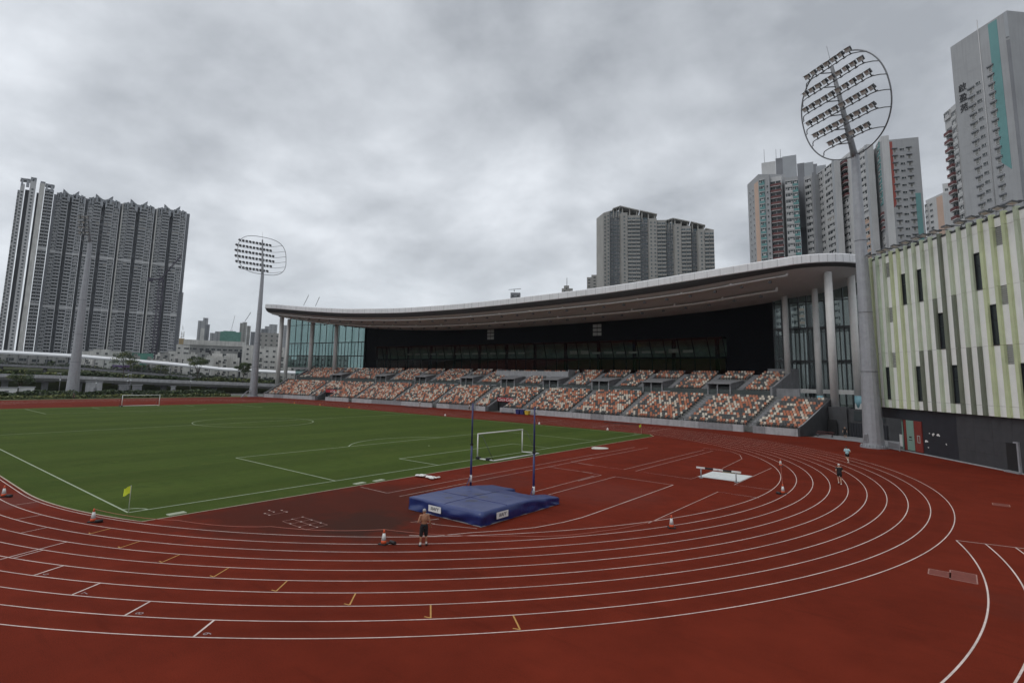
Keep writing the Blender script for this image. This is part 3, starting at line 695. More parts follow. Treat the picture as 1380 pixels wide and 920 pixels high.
for i, (s0, s1) in enumerate(zip(ss[:-1], ss[1:])):
    if s0 < -46 or s0 > 41 or (-3 < s0 < 8): continue
    b = MB(); h = .45 if s0 < 0 else rng.choice((.5, .5, .9, .6)); sbox(b, s0+.5, s1-.5, FD+.42, FD+.47, 14.6 if s0 > 0 else 14.9, (14.6 if s0 > 0 else 14.9)+h)
    gs(b, 'window_blind', M['blind'])
for c in (-14.0, 18.7):
    b = MB()
    for i in range(2):
        for j in range(3): sbox(b, c-1.15+1.2*i, c-.15+1.2*i, FD+.45, FD+.58, 19.3+j*1.05, 20.1+j*1.05)
    gs(b, 'louvre_panel', M['vent'])
# curtain walls at the two ends
def curtain(s0, s1, d, z0, z1, bands, pitch, gm, name, k=1.):
    b = MB(); sbox(b, s0, s1, d, d+.05, z0, z1); gs(b, 'glass_wall', gm)
    b = MB()
    zs = [z0]+bands+[z1]
    for i, s in enumerate(srange(s0, s1, pitch)): sbox(b, s-.07, s+.07, d-.22*k, d+.14*k, z0, z1)
    for s in srange(s0+pitch/2, s1-pitch/2, pitch): sbox(b, s-.05, s+.05, d-.16*k, d+.12*k, z0, bands[-1])
    for z_ in bands: sbox(b, s0, s1, d-.26, d+.2, z_-.22*k, z_+.22*k)
    sbox(b, s0, s1, d-.24, d+.16, z1-3.0, z1-2.86) if z1 > 20 else None
    gs(b, name, M['mullion'])
curtain(-100.5, F0+.2, 22.3, 10.4, 29.5, [14.7, 19.6], 3.1, M['cglass'], 'window_frame', .7)
b = MB(); sbox(b, F0+.05, F0+.5, 22.0, 23.4, 9.3, 26); gs(b, 'facade_return', M['facade'])
curtain(F1+.1, 80., 22.3, 7.2, 27.0, [12.5, 18.9], 1.45, M['cglass2'], 'window_frame')
curtain(61.6, 80., 21.4, 3.6, 6.4, [3.9], 1.0, M['cglass2'], 'window_frame')
b = MB(); sbox(b, 61.6, 80., 20.6, 21.1, 6.45, 7.15); gs(b, 'white_beam', M['column'])
b = MB(); sbox(b, -96, F0, 20.8, 22.2, 9.6, 10.3); gs(b, 'lobby_sill', M['concrete2'])
b = MB(); sbox(b, -95, U0-.5, 21.0, 21.1, 5.2, 9.5); gs(b, 'lobby_glass', M['cglass'])
# interior floors and back of the end lobbies, seen through the glass
b = MB()
for z_ in (12.4, 18.9): sbox(b, F1+.2, 79, 23.2, 30, z_-.25, z_+.1)
gs(b, 'lobby_floor', M['mullion'])
# roof: plan outline with rounded ends, deep curved soffit
fz = [(-104, 31.3), (-96.2, 30.9), (-77.6, 28.95), (-58.6, 27.35), (-34.2, 26.3), (-11.1, 26.1), (9, 26.35), (22.2, 26.55), (36.4, 26.8), (52.9, 27.5), (63.7, 27.95), (71.9, 28.15), (82, 28.5)]
def interp(t, x):
    for (x0, y0), (x1, y1) in zip(t[:-1], t[1:]):
        if x <= x1: 
            k = max(0, min(1, (x-x0)/(x1-x0))); return y0+(y1-y0)*k
    return t[-1][1]
def lip(x): return .9 if x < 52 else max(.12, .9-.78*(x-52)/20)
def zf(x): return sum(interp(fz, x+o) for o in (-6, -3, 0, 3, 6))/5
out = []
def arc(c, r, a0, a1, n):
    return [V((c[0]+r[0]*math.cos(a0+(a1-a0)*i/n), c[1]+r[1]*math.sin(a0+(a1-a0)*i/n))) for i in range(n+1)]
yR = lambda x: yw(x/1.02)+4.6
out += [V((-103.8, 88)), V((-103.8, 80)), V((-103.8, 72)), V((-103.8, 64))]
out += arc((-97.5, 60), (6.3, 60-yR(-97.5)), PI, 1.5*PI, 12)[1:-1]
out += [V((x, yR(x))) for x in srange(-97.5, 71, 2.5)]
out += arc((71, 66), (9.6, 66-yR(71)), -PI/2, 0, 12)[1:-1]
out += [V((80.6, 66)), V((80.6, 72)), V((80.6, 80)), V((80.6, 88))]
ts = [0, .012, .03, .06, .12, .2, .32, .48, .68, 1.0]
def inner(o): return V((min(max(o.x, -86), 63), 84))
rows_b, rows_t = [], []
for o in out:
    q = inner(o) if o.y < 84 else V((min(max(o.x, -86), 63), o.y)); L_ = (q-o).length; rb, rt = [], []
    for t in ts:
        p = o+(q-o)*t; dd = L_*t; z0 = zf(o.x)*(1-t)+zf(p.x)*t
        rb.append(V((p.x, p.y, z0-.05-lip(o.x)*(1-math.exp(-dd/.35))-2.9*(1-math.exp(-dd/6.2)))))
        rt.append(V((p.x, p.y, z0+1.45+.5*t)))
    rows_b.append(rb); rows_t.append(rt)
b = MB(); b.grid([r[2:] for r in rows_b]); gs(b, 'soffit', M['soffit'])
b = MB(); b.grid([r[:3] for r in rows_b]); gs(b, 'gutter_shade_strip', M['gutter_shade'])  # outer soffit lip at the gutter, shade of the gap painted on as dark colour
b = MB(); b.grid(rows_t); gs(b, 'roof_top', M['roofwhite'])
b = MB()
fas = [(V((o.x, o.y, zf(o.x)-.02)), V((o.x, o.y, zf(o.x)+1.45))) for o in out]
def offs(i, k):
    t = (out[min(i+1, len(out)-1)]-out[max(i-1, 0)]).normalized(); return V((t.y, -t.x, 0))*k
R_ = [[a+offs(i, 0), a+offs(i, .12)+V((0, 0, .12)), c+offs(i, .12)+V((0, 0, -.1)), c+offs(i, 0)+V((0, 0, .06)), c-offs(i, .6)+V((0, 0, .06))] for i, (a, c) in enumerate(fas)]
b.grid(R_, smooth=False)
gs(b, 'roof_fascia', M['roofwhite'])
b = MB()
acc = 0
for i in range(len(out)-1):
    L_ = (out[i+1]-out[i]).length; k = max(1, int(round(L_/2.4)))
    for j in range(k):
        t = j/k; p = out[i].lerp(out[i+1], t); n_ = offs(i, .125); z_ = zf(p.x); tt = (out[i+1]-out[i]).normalized()*.02
        a = V((p.x, p.y, 0))+n_; tv = V((tt.x, tt.y, 0)); nv = n_*.08
        b.hull2([a-tv-nv+V((0, 0, z_+.1)), a+tv-nv+V((0, 0, z_+.1)), a+tv+nv+V((0, 0, z_+.1)), a-tv+nv+V((0, 0, z_+.1))], [a-tv-nv+V((0, 0, z_+1.35)), a+tv-nv+V((0, 0, z_+1.35)), a+tv+nv+V((0, 0, z_+1.35)), a-tv+nv+V((0, 0, z_+1.35))])
gs(b, 'panel_joint', M['galvdark'])
# catwalk rails slung below the soffit
def soff(x, y):
    o = V((x, yR(x))); dd = max(0, y-o.y); return zf(x)-.05-lip(x)*(1-math.exp(-dd/.35))-2.9*(1-math.exp(-dd/6.2))
for d, x0, x1, drop in ((1.9, -97, 69.5, .25), (7.2, -86, 66.5, .45)):
    b = MB(); xs = srange(x0, x1, 2.)
    b.tube([(x, yR(x)+d, soff(x, yR(x)+d)-drop) for x in xs], .15, 6); b.tube([(x, yR(x)+d+.5, soff(x, yR(x)+d)-drop-.1) for x in xs], .10, 6)
    for x in srange(x0, x1, 10.): b.box((x, yR(x)+d, soff(x, yR(x)+d)-drop+.45), (.35, .35, 1.0))
    gs(b, 'catwalk_rail', M['column'])
    lb = MB(); lb.box((0, 0, -.25), (.5, .45, .35)); lb.box((0, 0, 0), (.06, .06, .3))
    pls = [(Matrix.Translation((x, yR(x)+d+.6, soff(x, yR(x)+d)-drop-.35)), None) for x in srange(x0+3, x1-3, 5.)]
    many('roof_lamp', lb, [M['lampbody']], pls, GS)
# columns
def column(x, y, z0, z1, r):
    b = MB(); b.lathe([(r, z0), (r, z1)], (x, y, 0), 24); o = gs(b, 'roof_column', M['column'], fixn=False); return o
for x, y, z0, z1, r in ((75.3, 60.0, 4.5, 27.2, .62), (71.8, 68.3, 3.6, 26.8, .52), (78.0, 65.8, 3.0, 27.6, .60), (66.1, 71.0, 9.8, 26.0, .52), (-98.3, 57.0, 2.6, 28.4, .75), (-101.2, 61.5, 2.6, 28.2, .62), (-92.6, 66.0, 7.0, 27.8, .7), (-80.3, 68.2, 8.3, 26.4, .7)):
    o = column(x, y, z0, z1, r)
    if abs(x-71.8) < .1 or abs(x-78) < .1:
        z1b = 6.3 if x > 75 else 6.1
        w_ = MB(); w_.lathe([(r+.012, z1b-2.3), (r+.012, z1b)], (x, y, 0), 24); ow = w_.build('blue_wrap', M['banner_blue'], o)
        w_ = MB(); rr = r+.02; pts = []
        for k in range(13):
            a = math.radians(200+k*11); hgt = .55+.45*math.sin(k*.8)
            pts.append((a, hgt))
        for (a0, h0), (a1, h1) in zip(pts[:-1], pts[1:]):
            w_.quad((x+rr*math.cos(a0), y+rr*math.sin(a0), z1b-2.25), (x+rr*math.cos(a1), y+rr*math.sin(a1), z1b-2.25), (x+rr*math.cos(a1), y+rr*math.sin(a1), z1b-2.2+h1), (x+rr*math.cos(a0), y+rr*math.sin(a0), z1b-2.2+h0))
        ow = w_.build('white_wave', M['white'], o)
# dark service block under the big column, at the right end
b = MB()
b.prism([(74.5, 58.6), (77.2, 57.4), (77.6, 58.9), (76.2, 62), (74.6, 61.6)], 0, 4.5, 0)
b.hull2([V((77.3, 57.9, 0)), V((84.6, 54.6, 0)), V((84.9, 55.2, 0)), V((77.6, 58.5, 0))], [V((77.3, 57.9, 4.35)), V((84.6, 54.6, 4.35)), V((84.9, 55.2, 4.35)), V((77.6, 58.5, 4.35))], 0)
b.hull2([V((76.9, 59.2, 3.6)), V((86, 55.4, 3.6)), V((86, 74, 3.6)), V((76.9, 74, 3.6))], [V((76.9, 59.2, 3.75)), V((86, 55.4, 3.75)), V((86, 74, 3.75)), V((76.9, 74, 3.75))], 0)
gs(b, 'service_block', M['darkconc'])
u_ = V((7.3, -3.3, 0)).normalized(); n_ = V((-u_.y, u_.x, 0))*-1
def svc(a, z0, w_, h, t, name, m, lab=None, out_=.05):
    p = V((77.3, 57.9, 0))+u_*a+n_*out_
    b = MB(); b.hull2([p+V((0, 0, z0)), p+u_*w_+V((0, 0, z0)), p+u_*w_+n_*t+V((0, 0, z0)), p+n_*t+V((0, 0, z0))], [p+V((0, 0, z0+h)), p+u_*w_+V((0, 0, z0+h)), p+u_*w_+n_*t+V((0, 0, z0+h)), p+n_*t+V((0, 0, z0+h))]); return gs(b, name, m, lab)
svc(1.0, 2.6, 4.6, 1.5, .05, 'strip_window', M['winglass']); svc(.3, 0, 5.6, 2.2, .06, 'gate', M['blackwall'])
for i in range(14): svc(.4+i*.41, .05, .05, 2.1, .06, 'gate_bar', M['metal_dark'], out_=.14)
svc(-2.8, 0.02, 1.5, 2.5, .06, 'service_door', M['black'], out_=.9)

# ================================================================== floodlight masts
lamp = MB()
lamp.box((0, .05, 0), (.62, .34, .52), 0); lamp.box((0, -.135, 0), (.57, .05, .47), 1); lamp.box((0, -.2, .27), (.64, .30, .03), 0)
lamp.box((-.34, .05, .0), (.03, .16, .40), 0); lamp.box((.34, .05, .0), (.03, .16, .40), 0); lamp.box((0, .28, -.1), (.3, .2, .22), 0)
for i in range(3): lamp.box((0, .25, -.15+i*.15), (.5, .08, .04), 0)
lamp.box((0, .12, -.40), (.10, .10, .36), 0); lamp.box((0, .12, -.60), (.26, .24, .10), 0)
def mast(x, y, H, ph, tilt, a, bb, label, rb=1.22, rt=.52, ex=2.2, rows=6, base=True, ringw=.10, armw=None):
    t = thing('floodlight_mast', label, 'floodlight', (x, y, 0), 0, 'stadium floodlight masts')
    b = MB(); prof = [(rb*1.0, .35), (rb*.93, 4), (rb*.80, 10), (rb*.68, 18), (rb*.57, 28), (rt, H)]
    b.lathe(prof, (0, 0, 0), 16, smooth=False); b.build('pole', M['galv'], t)
    b = MB()
    for z_ in (10., 18., 28.): 
        r = interp([(c, r_) for r_, c in prof], z_); b.lathe([(r+.02, z_-.06), (r+.045, z_-.05), (r+.045, z_+.05), (r+.02, z_+.06)], (0, 0, 0), 16, smooth=False)
    b.build('pole_flange', M['galvdark'], t)
    b = MB(); b.lathe([(rb*1.30, .0), (rb*1.30, .2), (rb*1.05, .22), (rb*1.02, .6)], (0, 0, 0), 24, smooth=False)
    for k in range(24):
        an = 2*PI*k/24; b.lathe([(.055, .2), (.055, .42)], (rb*1.18*math.cos(an), rb*1.18*math.sin(an), 0), 6)
    b.build('base_plate', M['galv'], t)
    if base:
        an = math.atan2(CAM.y-y, CAM.x-x)-.75; b = MB(); b.box((rb*.98*math.cos(an), rb*.98*math.sin(an), 1.3), (.2, .62, 1.0), 0, Matrix.Rotation(an, 3, 'Z')); b.box((rb*.98*math.cos(an)+.10*math.cos(an), rb*.98*math.sin(an)+.10*math.sin(an), 1.3), (.04, .46, .8), 1, Matrix.Rotation(an, 3, 'Z'))
        b.build('access_hatch', [M['galv'], M['galvdark']], t)
    n_ = V((-math.cos(ph), -math.sin(ph), 0)); r_ = V((n_.y, -n_.x, 0)); u_ = V((math.sin(tilt)*n_.x, math.sin(tilt)*n_.y, math.cos(tilt))); f_ = r_.cross(u_)
    if f_.dot(n_) < 0: f_ = -f_
    o = V((0, 0, H))
    def P_(rr, vv, nn=0.): return o+r_*rr+u_*(bb+vv)+f_*nn
    sg = lambda q, e: math.copysign(abs(q)**(2/e), q)
    b = MB(); b.tube([P_(a*sg(math.cos(k*2*PI/72), ex), bb*sg(math.sin(k*2*PI/72), ex)) for k in range(72)], ringw, 8, closed=True); b.build('ring_frame', M['galvdark'], t)
    b = MB(); b.tube([o-V((0, 0, .5)), P_(0, -bb+.8, .1), P_(0, bb-1.0, .12)], [rt, .42, .24], 10); 
    for v in [-bb+1.9+i*(2*bb-3.9)/(rows-1) for i in range(rows)]: b.tube([P_(0, v, 0), P_(0, v, 2.5)], .09, 6)
    b.build('head_spine', M['galvdark'], t)
    b = MB(); b.tube([P_(0, bb-1.0, .1), P_(0, bb+2.0, .1)], .03, 5); b.build('lightning_rod', M['galvdark'], t)
    pls = []; brk = []
    for i in range(rows):
        v = -bb+1.9+i*(2*bb-3.9)/(rows-1); w_ = a*(1-abs(v/bb)**ex)**(1/ex)
        NB = 2.5; path = [P_(-w_, v, 0), P_(-w_-.05, v, NB*.5), P_(-w_+.2, v, NB*.88), P_(-w_+.8, v, NB), P_(w_-3.6, v, NB), P_(w_-2.5, v, NB*.86), P_(w_-1.5, v, NB*.5), P_(w_-.7, v, NB*.15), P_(w_, v, 0)]
        b = MB(); b.tube(path, .075, 6); b.build('crossarm', M['galvdark'], t)
        k = 0; xx = -w_+.3
        if armw: xx = -armw
        while xx < (armw or w_-3.3):
            dn = math.radians(28); yv = f_*math.cos(dn)-u_*math.sin(dn)
            sw = .25*math.sin(k*2.1+i)
            yv = (yv+r_*sw).normalized(); zv = u_-yv*u_.dot(yv); zv.normalize(); xv = (-yv).cross(zv); xv, zv, yw_ = xv*1.14, zv*1.2, yv*1.2
            pls.append((basis(xv, -yw_, zv, P_(xx, v+.60, NB+.2)), None))
            brk.append(P_(xx, v, NB))
            xx += 1.16; k += 1
    me = lamp.mesh('floodlight', [M['lampbody'], M['lens']])
    for mtx, _ in pls:
        q = link('floodlight', me, t); q.matrix_basis = mtx
    return t
mast(82.04, 42.42, 40.4, .93, .228, 7.2, 7.2, 'tall grey floodlight mast towering in front of the green striped building')
mast(-93.4, 46.0, 42.0, -.12, .20, 8.3, 7.0, 'grey floodlight mast at the far left corner of the grandstand', rb=1.35, ex=2.9)
mast(-104.3, -1.1, 45.4, 2.2, .20, 5.6, 4.2, 'grey floodlight mast in front of the slab of left hand tower blocks', rb=1.6, rows=4, ringw=.06, armw=1.6)
# splayed stay frame at the foot of the far mast
b = MB()
for k in range(3): b.tube([(-90.0+k*.5, 41.0-k*.6, 0), (-91.2+k*.3, 43.0-k*.3, 1.9), (-92.0, 44.3, 2.3)], .10, 6)
tag(b.build('stay_frame', M['galv']), 'low curved metal stays beside the foot of the far mast', 'metal frame')

# ================================================================== green striped sports building
GA = V((82.53, 44.9, 0)); GU = V((8.33, -11.64, 0)).normalized(); GN = V((GU.y, -GU.x, 0))
if GN.dot(V((42, 0, 0))-GA) < 0: GN = -GN
GL = 62.
GB = thing('sports_centre', 'sports building with lime and white striped cladding over a dark ground floor', 'building', GA+GU*20)
def gb(mb, name, mats, lab=None):
    o = mb.build(name, mats, None, True); place_local(o, GB)
    if lab: o['label'] = lab
    return o
def wbox(mb, t0, t1, z0, z1, n0, n1, mi=0):
    """box on the wall: t along it, n out from it"""
    q = [GA+GU*t0+GN*n0, GA+GU*t1+GN*n0, GA+GU*t1+GN*n1, GA+GU*t0+GN*n1]
    mb.hull2([p+V((0, 0, z0)) for p in q], [p+V((0, 0, z1)) for p in q], mi); return mb
b = MB(); wbox(b, -.2, GL, 5.3, 25.3, -26, -.16); gb(b, 'wall', M['clad'])
b = MB(); wbox(b, 4.7, GL, 0, 5.3, -24, -.35); wbox(b, -.0, 4.7, 3.95, 5.3, -5, -.35); gb(b, 'ground_floor_wall', M['blackwall'])
b = MB()
for i in range(16):
    for j in range(4):
        t0 = 13.62+i*2.4; z0 = .12+j*1.29
        wbox(b, t0, min(t0+2.385, GL), z0, z0+1.278, -.345, -.30)
gb(b, 'dark_board_cladding', M['plank'])
b = MB(); wbox(b, -.2, GL, 25.3, 25.52, -26, .04); gb(b, 'roof_coping', M['metal_dark'])
FP = 1.47; F_0 = .71
fins = [F_0+FP*i for i in range(int((GL-1)/FP))]
st = [(5.32, 6.35), (6.37, 12.42), (12.44, 18.33), (18.35, 24.35), (24.37, 25.3)]
# windows and vents by bay (bay i lies between fin i and fin i+1) and storey
wins = {(-1, 3): 0, (4, 3): 0, (6, 3): 0, (12, 3): 0, (8, 2): 0, (13, 2): 0, (1, 1): 0, (5, 1): 0, (9, 1): 0, (15, 1): 0, (19, 3): 0, (22, 2): 0, (26, 1): 0, (29, 3): 0}
vents = {(2, 3): 1, (2, 2): 1, (2, 1): 1, (14, 3): 1, (14, 2): 1, (14, 1): 1, (25, 2): 1}
pb = MB(); rng = random.Random(4)
for i in range(-1, len(fins)-1):
    t0 = (fins[i] if i >= 0 else F_0-FP)+.20; t1 = (fins[i+1])-.20
    if i < 0: t0 = -.15
    for k, (z0, z1) in enumerate(st):
        if (i, k) in wins:
            h = z0+.05
            wbox(pb, t0, t1, z0 if k != 1 else z0, z0+.02, -.12, -.02)
            if k == 2: wbox(pb, t0, t1, z0+4.2, z1, -.14, 0.); zt = z0+4.15
            elif k == 1: wbox(pb, t0, t1, z0+4.25, z1, -.14, 0.); zt = z0+4.2
            else: wbox(pb, t0, t1, z0+4.0, z1, -.14, 0.); zt = z0+3.95
            f = MB(); wbox(f, t0-.02, t0+.06, z0+.05, zt, -.13, .05); wbox(f, t1-.06, t1+.02, z0+.05, zt, -.13, .05); wbox(f, t0, t1, zt-.06, zt, -.13, .05); wbox(f, t0, t1, z0+.05, z0+.12, -.13, .08)
            wbox(f, t0+.06, t1-.06, z0+2.6, z0+2.66, -.13, -.02)
            o = gb(f, 'window', M['mullion']); f = MB(); wbox(f, t0+.06, t1-.06, z0+.12, zt-.06, -.14, -.09); p = f.build('pane', M['winglass'], o)
        elif (i, k) in vents:
            wbox(pb, t0, t1, z0, z1-1.9, -.14, 0.); f = MB()
            for q in range(9): wbox(f, t0, t1, z1-1.85+q*.2, z1-1.85+q*.2+.13, -.12, -.01)
            gb(f, 'louvre', M['vent'])
        else: wbox(pb, t0, t1, z0, z1, -.14, rng.uniform(-.012, .012))
gb(pb, 'white_panel', M['clad'])
cols = ['lime', 'mint', 'sage', 'lime', 'lime', 'sage', 'sage', 'sage', 'sage', 'olive', 'sage', 'sage', 'sage', 'lime', 'lime', 'lime', 'sage', 'mint']
for i, t in enumerate(fins):
    b = MB(); base = cols[i % len(cols)]
    for k, (z0, z1) in enumerate(st):
        c = base
        if k <= 1 and i in (6, 7, 9, 10, 11, 12): c = 'olive'
        if k == 2 and i in (8, 9, 10): c = 'olive'
        if k == 3 and i == 9: c = 'olive'
        if base == 'olive' and k < 1: c = 'sage'
        wbox(b, t-.2, t+.2, z0, z1 if k < 4 else 25.75, -.14, .26, ['lime', 'mint', 'sage', 'olive'].index(c))
    gb(b, 'vertical_fin', [M['lime'], M['mint'], M['sage'], M['olive']])
b = MB()
for z0, z1 in zip([s[1] for s in st[:-1]], [s[0] for s in st[1:]]): wbox(b, -.2, GL, z0-.005, z1+.005, -.15, -.05)
gb(b, 'panel_joint', M['metal_dark'])
sp = MB(); sp.tube([(0, 0, 0), (0, .15, .28), (0, .75, .30), (0, 1.35, .12)], .05, 6); sp.box((0, 1.6, .16), (.85, .62, .16), 0, Matrix.Rotation(.25, 3, 'X')); sp.box((0, 1.6, .07), (.75, .52, .04), 1, Matrix.Rotation(.25, 3, 'X')); sp.box((0, -.1, .05), (.25, .5, .14)); sp.box((0, 1.05, .22), (.4, .3, .2))
for i in range(20):
    t = 1.6+1.74*i; o = link('parapet_spotlight', sp.mesh('parapet_spotlight', [M['lampbody'], M['lens']]) if i == 0 else spm); spm = o.data
    tl = random.Random(i).uniform(-.25, .25); g2 = (GN*math.cos(tl)+GU*math.sin(tl)); g1 = (GU*math.cos(tl)-GN*math.sin(tl))
    o.matrix_basis = basis(-g1 if g1.cross(g2).z < 0 else g1, g2, V((0, 0, 1)), GA+GU*t+V((0, 0, 25.5))); place_local(o, GB)
# ground floor doors and details
def gd(t0, t1, z0, z1, n0, n1, name, m, lab=None):
    b = MB(); wbox(b, t0, t1, z0, z1, n0, n1); return gb(b, name, m, lab)
gd(4.75, 5.15, .2, 3.9, -.34, -.2, 'side_panel', M['redpanel']); gd(3.55, 4.6, .15, 3.95, -.9, -.7, 'side_panel', M['frost']); gd(5.2, 6.55, .25, 3.9, -.34, -.22, 'glass_door', M['frost'])
gd(6.62, 7.95, .2, 3.9, -.34, -.22, 'red_door', M['redpanel']); gd(4.6, 4.72, 0, 3.95, -.9, -.2, 'door_jamb', M['mullion'])
b = MB(); wbox(b, 7.15, 7.25, 1.3, 2.2, -.215, -.19); wbox(b, 7.55, 7.65, 1.3, 2.2, -.215, -.19); wbox(b, 7.25, 7.55, 1.3, 1.4, -.215, -.19); wbox(b, 7.25, 7.55, 2.1, 2.2, -.215, -.19); gb(b, 'door_emblem', M['vent'])
b = MB(); wbox(b, 5.65, 6.1, 1.75, 1.95, -.215, -.2); wbox(b, 5.55, 6.2, 1.45, 1.55, -.215, -.2); gb(b, 'door_lettering', M['sign_dark'])
b = MB(); rng = random.Random(8)
for t, z_, s in ((9.12, 2.6, .10), (9.8, 2.55, .2), (10.6, 2.5, .24), (8.56, 1.6, .24), (11.73, 1.65, .12), (8.8, .95, .08)):
    for k in range(4): 
        a = rng.uniform(0, 6.28); c = GA+GU*(t+s*.6*math.cos(a))+V((0, 0, z_+s*.5*math.sin(a))); rr = s*rng.uniform(.4, .7)
        b.hull2([c+GN*-.34+(GU*math.cos(j*PI/4)+V((0, 0, 1))*math.sin(j*PI/4)*.7)*rr for j in range(8)], [c+GN*(-.32+.002*k)+(GU*math.cos(j*PI/4)+V((0, 0, 1))*math.sin(j*PI/4)*.7)*rr for j in range(8)])
gb(b, 'white_wall_emblem', M['white'])
gd(19.95, 21.35, .22, 2.85, -.31, -.27, 'black_door', M['black'])
b = MB(); wbox(b, 21.36, 21.56, .1, 3.0, -.31, -.12); wbox(b, 21.0, 21.36, 2.87, 3.0, -.31, -.12); wbox(b, 19.9, 21.6, 0, .16, -.31, .1); gb(b, 'door_frame', M['galv'])
gd(-.1, GL, 0, .10, -.36, -.2, 'plinth', M['concrete'])
gd(2.5, 3.4, .4, 1.9, -1.1, -1.0, 'notice_panel', M['white'])
# low steel guard and bench by the mast
t = thing('metal_guard', 'low grey metal guard box between the mast and the doors', 'barrier', (84.3, 41.2, 0), math.atan2(GU.y, GU.x))
b = MB(); b.box((0, 0, .95), (2.3, .08, .08)); b.box((0, 0, .15), (2.3, .08, .08)); b.box((-1.1, 0, .5), (.1, .1, 1.0)); b.box((1.1, 0, .5), (.1, .1, 1.0)); b.build('guard_frame', M['galv'], t)
b = MB(); b.box((0, 0, .55), (2.1, .03, .7)); b.build('mesh_panel', M['galvdark'], t)
t = thing('bench', 'low reddish bench on the concrete by the grandstand end', 'bench', (74.6, 53.4, .02), -.35)
for z_, y_ in ((.45, 0), (.75, .3)):
    b = MB(); b.box((0, y_, z_), (2.6, .28, .06)); b.build('seat', M['maroon'], t)
for x in (-1.1, 1.1):
    b = MB(); b.box((x, .05, .22), (.07, .4, .44)); b.build('leg', M['galvdark'], t)
# ================================================================== tower blocks
def unit_window(frame=.12, ledge=True):
    """punched window: dark pane, frame, sill; x width 1, z height 1, facing -y"""
    b = MB(); b.box((0, .0, 0), (.88, .04, .84), 0); b.box((0, -.05, -.47), (1.0, .14, .07), 1); b.box((0, -.02, .47), (1., .10, .07), 1)
    b.box((-.47, -.02, 0), (.06, .10, .9), 1); b.box((.47, -.02, 0), (.06, .10, .9), 1); b.box((.12, -.03, 0), (.04, .05, .84), 1)
    return b
def unit_hood():
    """narrow window under a wide air conditioner hood"""
    b = MB(); b.box((0, -.06, .32), (1.5, .42, .16), 2); b.box((0, -.02, .18), (1.35, .3, .12), 0); b.box((0, 0, -.14), (.62, .04, .58), 0); b.box((0, -.04, -.46), (.78, .14, .06), 1); b.box((-.34, -.02, -.14), (.05, .1, .58), 1); b.box((.34, -.02, -.14), (.05, .1, .58), 1); b.box((.5, -.08, .10), (.30, .16, .16), 0)
    return b
def unit_bay(v=0):
    """projecting bay: coloured spandrel below, dark glass above, white slab edges"""
    b = MB(); b.box((0, -.35, -.30), (1., .8, .34), 1); b.box((0, -.32, .12), (.94, .66, .50), 0); b.box((0, -.35, .43), (1.03, .84, .10), 2)
    b.box((-.2, -.35, .12), (.035, .74, .50), 2); b.box((.22, -.35, .12), (.035, .74, .50), 2); v != 2 and b.box((.3 if v == 0 else -.28, -.80, -.05), (.22, .22, .16), 2); v == 1 and b.box((.2, -.82, .02), (.30, .05, .22), 1); v == 2 and b.box((.05, -.5, .02), (.5, .35, .22), 2)
    b.box((.48, -.35, .12), (.04, .76, .5), 1); b.box((-.48, -.35, .12), (.04, .76, .5), 1)
    return b
def unit_balcony():
    b = MB(); b.box((0, -.55, -.45), (1., 1.15, .09), 2); b.box((0, -1.1, -.24), (1., .06, .36), 1); b.box((-.48, -.55, -.24), (.04, 1.1, .36), 1); b.box((.48, -.55, -.24), (.04, 1.1, .36), 1)
    b.box((0, -.03, .03), (.9, .06, .82), 0); b.box((0, -.06, .03), (.05, .06, .82), 2)
    return b
UW, UB, UBAL = unit_window(), [unit_bay(0), unit_bay(1), unit_bay(2)], [unit_balcony()]
class Strip:
    """vertical slab of building whose front runs from P1 to P2 (left to right seen from the pitch)"""
    def __init__(s, P1, P2, top, depth=14.):
        s.a = V((P1.x, P1.y, 0)); s.b = V((P2.x, P2.y, 0)); s.top = top; s.u = (s.b-s.a).normalized(); s.w = (s.b-s.a).length
        n = V((s.u.y, -s.u.x, 0))
        if n.dot(V((CAM.x, CAM.y, 0))-s.a) < 0: n = -n
        s.n = n; s.depth = depth
    def solid(s, mb, mi=0, z0=0., top=None, extra=0.):
        q = [s.a+s.n*extra, s.b+s.n*extra, s.b-s.n*s.depth, s.a-s.n*s.depth]; t = s.top if top is None else top
        mb.hull2([p+V((0, 0, z0)) for p in q], [p+V((0, 0, t)) for p in q], mi)
    def at(s, f, z, out_=0.): return s.a+s.u*(s.w*f)+s.n*out_+V((0, 0, z))
    def frame(s, f, z, w, h, dpt=1., out_=.02): return basis(s.u*w, -s.n*dpt, V((0, 0, h)), s.at(f, z, out_))
    def patch(s, mb, f0, f1, z0, z1, t=.06, mi=0, cut=0.):
        a, b_, c, d_ = s.at(f0, z0+cut), s.at(f1, z0), s.at(f1, z1), s.at(f0, z1)
        mb.hull2([a, b_, c, d_], [p+s.n*t for p in (a, b_, c, d_)], mi)
def pstrip(xl, yl, xr, yr, Dl, Dr, depth=14.):
    P1, P2 = far(xl, yl, Dl), far(xr, yr, Dr); return Strip(P1, P2, (P1.z+P2.z)/2, depth)
def tower(name, label, loc, group=None):
    return thing(name, label, 'apartment block', (loc.x, loc.y, 0), 0, group)
def tpart(mb, t, name, mats, lab=None):
    o = mb.build(name, mats, None, True); place_local(o, t)
    if lab: o['label'] = lab
    return o
BAYM = [M['winglass'], M['tw_lgrey'], M['tw_lgrey'], M['tw_teal'], M['tw_peach'], M['maroon']]
def recol(u, mi):
    b = MB(); b.merge(u, Matrix.Identity(4)); b.m = [mi if m == 1 else m for m in u.m]; return b
